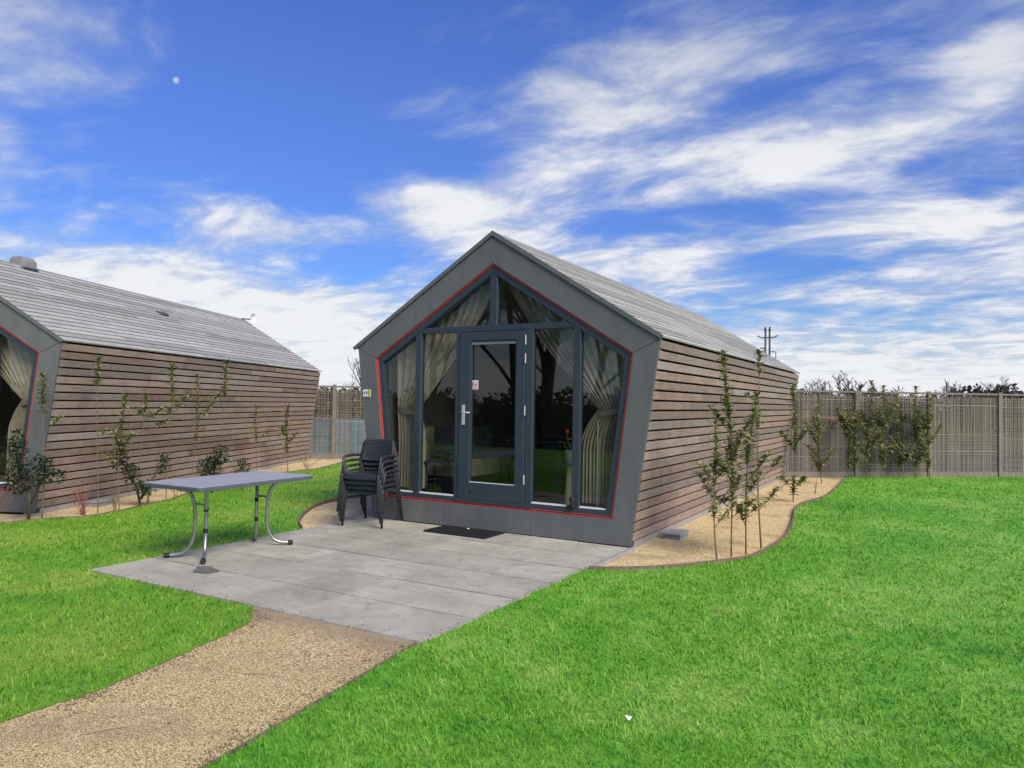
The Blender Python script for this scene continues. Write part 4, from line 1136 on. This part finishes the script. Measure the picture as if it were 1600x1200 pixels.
FP = [(2.55, 8.55, 1.62, 21), (2.95, 9.75, 1.72, 22), (3.28, 10.1, 2.05, 23), (3.55, 10.42, 1.95, 24), (3.85, 10.75, 1.78, 25), (4.15, 10.95, 1.95, 26), (4.42, 11.2, 1.70, 27)]
FLB = ['leafy sapling before the right fence, nearest the cabin wall', 'second leafy sapling along the right fence, counted from the cabin', 'third and tallest leafy sapling along the right fence, top above the rail', 'fourth leafy sapling along the right fence, counted from the cabin', 'fifth leafy sapling along the right fence, counted from the cabin', 'sixth leafy sapling along the right fence, counted from the cabin', 'last leafy sapling along the right fence, farthest from the cabin']
for (x, y, h_, sd_), lb in zip(FP, FLB):
    r_ = random.Random(sd_)
    sapling(lb, x, y, h_, (r_.uniform(-.08, .08), r_.uniform(-.05, .05)), [(.12, 1.0)], [(r_.uniform(.12, .65), r_.uniform(0, 6.28), r_.uniform(.3, .55), r_.uniform(.9, 1.6), .1) for _ in range(9)], .115, seed=sd_, group='laurel saplings along the right fence', gap=.018)
GL = 'saplings beside the left cabin'
sapling('slim sapling leafy only at its tip before the left cabin fascia', -4.98, -2.38, 1.74, (.02, 0), [(.74, 1.0)], [(.62, .6, .26, .8, .5)], .075, seed=31, group=GL, name='sapling')
sapling('slender sapling with a dark leafy tip, first along the left plank wall', -5.0, -1.68, 2.0, (-.02, 0), [(.82, 1.0)], [(.45, 2.0, .22, 1.0, .6)], .075, seed=32, group=GL, name='sapling', stem_r=.007)
sapling('branching leafy sapling beside the left plank wall above the red twigs', -4.93, -1.42, 1.50, (.05, 0), [(.50, 1.0)], [(.5, .3, .34, 1.3, .2), (.55, 3.0, .26, 1.2, .2), (.4, 4.5, .25, 1.0, .3)], .075, seed=33, group=GL, name='sapling', stem_r=.007)
sapling('thin sapling with sparse arching twigs at the middle of the left plank wall', -5.18, -.95, 1.50, (-.02, .02), [(.88, 1.0)], [(.80, .5, .30, .5, .2), (.82, 3.0, .22, .5, .2), (.7, .9, .34, .3, .4)], .075, seed=34, group=GL, name='sapling', stem_r=.006)
sapling('upright sapling with a tall leafy spire at the middle of the left plank wall', -5.28, -.45, 1.98, (.0, 0), [(.72, 1.0)], [(.62, .6, .42, 1.4, .3), (.60, 2.8, .2, 1.2, .4)], .075, seed=35, group=GL, name='sapling', stem_r=.007)
sapling('yellow-leaved sapling with narrow clusters beside the left plank wall', -5.55, .15, 1.85, (.05, .03), [(.45, 1.0)], [(.60, .5, .40, 1.2, .4), (.66, .4, .55, .9, .6)], .065, mat='leaf_yellow', seed=36, group=GL, name='sapling', stem_r=.007)
sapling('sapling with a single dark leafy spire right of the yellow one', -5.78, .82, 2.10, (.10, .06), [(.74, 1.0)], [], .085, seed=37, group=GL, name='sapling', stem_r=.007, gap=.014)
sapling('small yellowish sapling near the far end of the left plank wall', -6.75, 2.45, 1.35, (.0, 0), [(.5, 1.0)], [(.5, .5, .35, .9, .4)], .07, mat='leaf_yellow', seed=38, group=GL, name='sapling', stem_r=.007)
sapling('leafy sapling at the far rear corner of the left cabin', -7.25, 3.7, 1.35, (-.02, 0), [(.3, 1.0)], [(.4, .5, .3, 1.2, .3), (.5, 3, .3, 1.2, .3)], .085, seed=39, group=GL, name='sapling')
sapling('leafy sapling against the fence between the cabins', -7.0, 7.6, 1.25, (.02, 0), [(.2, 1.0)], [(.3, .5, .4, 1.1, .2), (.4, 3, .4, 1.1, .2), (.3, 4.6, .3, 1.0, .2)], .10, seed=40, group=GL, name='sapling')

def shrub(label, x, y, lobes, n, seed, trunk, leaf=.036):
    r = random.Random(seed); root = thing('holly_bush', label, 'shrub', (x, y, -.02))
    tr_ = MB()
    for pts in trunk: tr_.tube(pts, [.022*(1-.6*i/(len(pts)-1)) for i in range(len(pts))], 6)
    tr_.build('trunk', 'bark', root, smooth=True)
    V, F, A = [], [], []
    vol = [a[3]*a[4]*a[5] for a in lobes]
    for k in range(n):
        q = r.choices(lobes, vol)[0]
        u = Vector((r.gauss(0, 1), r.gauss(0, 1), r.gauss(0, 1))).normalized()*(r.random()**.45)
        p = Vector((q[0]+u.x*q[3], q[1]+u.y*q[4], q[2]+u.z*q[5]))
        d = u+Vector((r.uniform(-.8, .8), r.uniform(-.8, .8), r.uniform(-.3, .8)))
        leaf_at(V, F, A, p, d, leaf*r.uniform(.7, 1.3), leaf*.26, min(1, max(0, r.gauss(.40, .28))), r.uniform(0, .6))
    stuff(np_mesh('foliage', [tuple(v) for v in V], F, 'leaf_holly', root, A))
    return root
shrub('dark evergreen bush with two lobes in front of the left cabin fascia', -4.98, -2.52, [(-.12, -.10, .82, .13, .13, .30), (.08, .08, .62, .15, .15, .18), (-.10, -.07, .46, .16, .15, .13), (.22, .22, .54, .11, .11, .08)], 1250, 3, [[(0, 0, 0), (.01, 0, .3), (-.06, -.04, .6), (-.1, -.08, .95)], [(0, 0, .2), (.08, .1, .5), (.2, .2, .62)]])
shrub('dark evergreen shrub with slanting stems behind the left end of the table', -5.12, -.98, [(-.22, -.18, .66, .12, .12, .17), (-.10, -.08, .45, .11, .11, .14), (.22, .18, .58, .09, .09, .17), (.06, .02, .26, .15, .14, .10)], 900, 4, [[(0, 0, 0), (-.05, -.04, .3), (-.22, -.18, .66)], [(0, 0, .1), (.1, .08, .35), (.22, .18, .6)]], .034)
shrub('rounded dark evergreen shrub behind the middle of the table', -5.50, .50, [(-.04, -.04, .40, .20, .20, .20), (.06, .08, .62, .15, .15, .16), (.36, .30, .42, .11, .11, .15)], 1100, 6, [[(0, 0, 0), (.0, 0, .3), (.05, .06, .62)], [(0, 0, .1), (.2, .16, .28), (.36, .3, .42)]], .035)
def twigs(label, x, y, n, h, seed, mat='stem_red', spread=.35):
    r = random.Random(seed); root = thing('dogwood', label, 'shrub', (x, y, -.02))
    for k in range(n):
        a = r.uniform(0, 6.28); s_ = r.uniform(.1, 1)*spread; hh = h*r.uniform(.5, 1)
        mb = MB().tube([(r.uniform(-.03, .03), r.uniform(-.03, .03), 0), (s_*.4*math.cos(a), s_*.4*math.sin(a), hh*.5), (s_*math.cos(a), s_*math.sin(a), hh)], [.0042, .0034, .0018], 5)
        if r.random() < .6:
            mb.tube([(s_*.4*math.cos(a), s_*.4*math.sin(a), hh*.5), (s_*.9*math.cos(a+.7), s_*.9*math.sin(a+.7), hh*.85)], [.004, .002], 4)
        mb.build('twig', mat, root)
twigs('red bare twigs spreading at the very left edge before the cabin glass', -5.12, -2.86, 14, .62, 1, spread=.5)
twigs('red bare twigs fanning out beside the box lid of the left cabin', -5.0, -1.86, 13, .48, 2, spread=.42)
twigs('brown bare twigs upright in the left bed right of the red ones', -5.02, -1.42, 7, .40, 3, 'stem', .12)
twigs('brown bare twigs in the left bed just left of the table end', -5.15, -.85, 6, .38, 4, 'stem', .2)
twigs('brown bare twigs in the left bed beneath the table', -5.45, -.2, 5, .36, 5, 'stem', .2)
twigs('brown bare twigs at the far end of the left bed', -7.3, 4.35, 9, .42, 6, 'stem', .55)
twigs('two short bare sticks in the gravel near the right fence', 2.70, 6.6, 3, .38, 8, 'stem', .10)

# ------------------------------------------------------------------ trees
def bare_tree(label, x, y, h, seed, name='bare_tree', mat_t='bark', mat_c='bark', rings=4, spread=1.0, group=None, r0=None, dense=False, start=.22, rmin=.004):
    r = random.Random(seed); root = thing(name, label, 'tree', (x, y, -.12), 0, group)
    trunk, crown = MB(), MB(); r0 = r0 or h*.018
    tips = []
    def grow(p, d, ln, rad_, lvl):
        pts = [p]; dd = d.copy(); n = 4
        for k in range(n):
            dd = (dd+Vector((r.gauss(0, .10), r.gauss(0, .10), r.gauss(.03, .06)))).normalized(); pts.append(pts[-1]+dd*ln/n)
        (trunk if lvl == 0 else crown).tube(pts, [rad_*(1-.6*k/n) for k in range(n+1)], 7 if lvl == 0 else (4 if lvl == 1 else 3), caps=False)
        if lvl >= rings: return
        nb = ((9, 6, 5, 4) if dense else (9, 5, 4, 3))[lvl]
        for k in range(nb):
            t_ = start+(1-start)*(k+r.random())/nb if lvl == 0 else .25+.75*(k+r.random())/nb
            i = min(n-1, int(t_*n)); q = pts[i]+(pts[i+1]-pts[i])*(t_*n-i)
            a = r.uniform(0, 6.28); sd_ = Vector((math.cos(a), math.sin(a), r.uniform(.15, .8)))*spread
            grow(q, (dd*.55+sd_).normalized(), ln*r.uniform(.38, .58)*(1.25-.5*t_ if lvl == 0 else 1), max(rmin, rad_*.45), lvl+1)
    grow(Vector((0, 0, 0)), Vector((0, 0, 1)), h*.82, r0, 0)
    trunk.build('trunk', mat_t, root, smooth=True); stuff(crown.build('crown', mat_c, root))
    return root
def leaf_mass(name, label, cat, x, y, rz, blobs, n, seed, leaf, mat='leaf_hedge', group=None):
    r = np.random.default_rng(seed); root = thing(name, label, cat, (x, y, -.1), rz, group)
    B = np.array(blobs, float); pr = B[:, 3]*B[:, 4]*B[:, 5]; pr = pr/pr.sum()
    q = B[r.choice(len(B), n, p=pr)]
    u = r.normal(size=(n, 3)); u /= np.linalg.norm(u, axis=1)[:, None]; u *= r.random((n, 1))**.4
    P = q[:, :3]+u*q[:, 3:6]; P[:, 2] = np.abs(P[:, 2])
    e1 = r.normal(size=(n, 3)); e1 /= np.linalg.norm(e1, axis=1)[:, None]; e2 = np.cross(e1, r.normal(size=(n, 3))); e2 /= np.linalg.norm(e2, axis=1)[:, None]
    s_ = leaf*(.6+.8*r.random((n, 1)))
    V = np.stack([P-e1*s_, P+e2*s_*.6, P+e1*s_, P-e2*s_*.6], 1).reshape(-1, 3)
    idx = np.arange(n)[:, None]*4; T = np.concatenate([idx+np.array([[0, 1, 2]]), idx+np.array([[0, 2, 3]])], 0)
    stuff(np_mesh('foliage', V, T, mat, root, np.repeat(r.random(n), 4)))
    st = MB()
    for bl in blobs[:12]: st.tube([(bl[0], bl[1], 0), (bl[0]+.1, bl[1], max(.3, bl[2]))], [.06, .02], 5)
    st.build('stems', 'bark', root)
    return root
def polar(azd, d): return (CAM.x+d*math.sin(rad(azd)), CAM.y+d*math.cos(rad(azd)))
# beyond the right fence, left to right (azimuth from the viewpoint, distance, height)
FT = [(-8.2, 46, 4.0, 51, 'small bare tree beyond the fence just right of the near cabin'), (-6.6, 48, 4.3, 52, 'twin-headed bare tree beyond the right fence, left of the tall one'), (-4.3, 30, 4.1, 53, 'tall thin bare tree standing above the right fence'), (-2.6, 44, 3.7, 54, 'small bare tree beyond the middle of the right fence'), (-.2, 50, 4.2, 55, 'bare tree in the pale thicket beyond the fence'), (.9, 50, 4.4, 56, 'spreading bare tree over the fence near the right post'), (2.0, 52, 4.0, 57, 'slim bare tree beyond the fence between the right posts'), (4.4, 50, 4.6, 58, 'bare tree beyond the fence at the right picture edge')]
for a, d, h_, sd_, lb in FT: bare_tree(lb, *polar(a, d), h_*.66, sd_, mat_t='far_twig', mat_c='far_twig', rings=4, spread=.75, group='bare trees beyond the right fence', r0=.06, start=.30, rmin=.013)
x_, y_ = polar(-40.9, 40); bare_tree('small pointed tree beyond the fence in the gap between the cabins', x_, y_, 3.6, 61, mat_t='far_twig', mat_c='far_twig', rings=3, spread=.6, r0=.07, start=.3, rmin=.013)
x_, y_ = polar(-5.6, 62); r_ = random.Random(4)
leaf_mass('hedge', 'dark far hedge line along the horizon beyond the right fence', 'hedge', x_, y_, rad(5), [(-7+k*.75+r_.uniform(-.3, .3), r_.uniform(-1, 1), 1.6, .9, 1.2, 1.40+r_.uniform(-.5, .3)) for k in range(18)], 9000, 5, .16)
x_, y_ = polar(3.6, 55)
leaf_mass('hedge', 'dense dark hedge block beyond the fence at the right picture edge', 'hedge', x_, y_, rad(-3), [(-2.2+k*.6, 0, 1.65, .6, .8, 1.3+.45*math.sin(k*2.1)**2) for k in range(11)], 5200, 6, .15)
x_, y_ = polar(-42.8, 60)
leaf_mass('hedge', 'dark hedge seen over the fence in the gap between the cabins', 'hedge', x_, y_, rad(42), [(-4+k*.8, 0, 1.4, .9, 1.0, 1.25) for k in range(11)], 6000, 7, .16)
# trees and hedge across the lane: what the cabin glass mirrors
bt = [(-5.5, -19, 10.5, 71), (-8.5, -17.5, 9.5, 72), (-11.5, -21, 11, 73), (-2.5, -20.5, 10, 74), (-14.5, -19, 10, 75), (-7.0, -24, 12, 76), (-10.0, -26, 12, 77), (0.5, -23, 11, 78)]
for k, (x_, y_, h_, sd_) in enumerate(bt):
    bare_tree('tall bare tree across the lane, mirrored in the cabin glass', x_, y_, h_, sd_, rings=4, dense=True, rmin=.011, group='bare trees mirrored in the cabin glass', r0=.20 if k != 1 else .30)
r_ = random.Random(9)
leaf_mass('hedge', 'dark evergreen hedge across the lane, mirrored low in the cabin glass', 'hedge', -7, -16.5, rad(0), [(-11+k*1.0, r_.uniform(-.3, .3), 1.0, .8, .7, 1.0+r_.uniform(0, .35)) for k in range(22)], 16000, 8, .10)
# overhead-line pole behind the near cabin
px_, py_ = polar(-10.7, 61)
pl = thing('power_pole', 'twin-post overhead line pole rising behind the near cabin roof', 'pole', (px_, py_, -.1), rad(10))
for sx_ in (-.17, .17):
    MB().tube([(sx_, 0, 0), (sx_*.9, 0, 7.6)], [.10, .07], 8).build('post', 'vent_dark', pl)
    MB().lathe([(.03, 0), (.10, .05), (.12, .12), (.05, .22), (.09, .28), (.03, .36)], (sx_*.95, 0, 7.55), 10).build('insulator', 'vent_dark', pl)
MB().tube([(-.75, 0, 7.22), (-.45, 0, 7.05), (.45, 0, 7.05), (.75, 0, 7.22)], .05, 6).build('crossarm', 'vent_dark', pl)
MB().tube([(-.55, 0, 6.25), (-.2, 0, 6.2)], .05, 6).build('bracket', 'vent_dark', pl)
MB().tube([(.2, 0, 5.95), (.55, 0, 5.95), (.62, 0, 5.85), (.62, 0, 5.35), (.25, 0, 5.3)], .04, 6).build('bracket', 'vent_dark', pl)
MB().lathe([(.03, 0), (.10, .05), (.10, .16), (.03, .2)], (.22, -.12, 5.22), 8).build('insulator', 'vent_dark', pl)
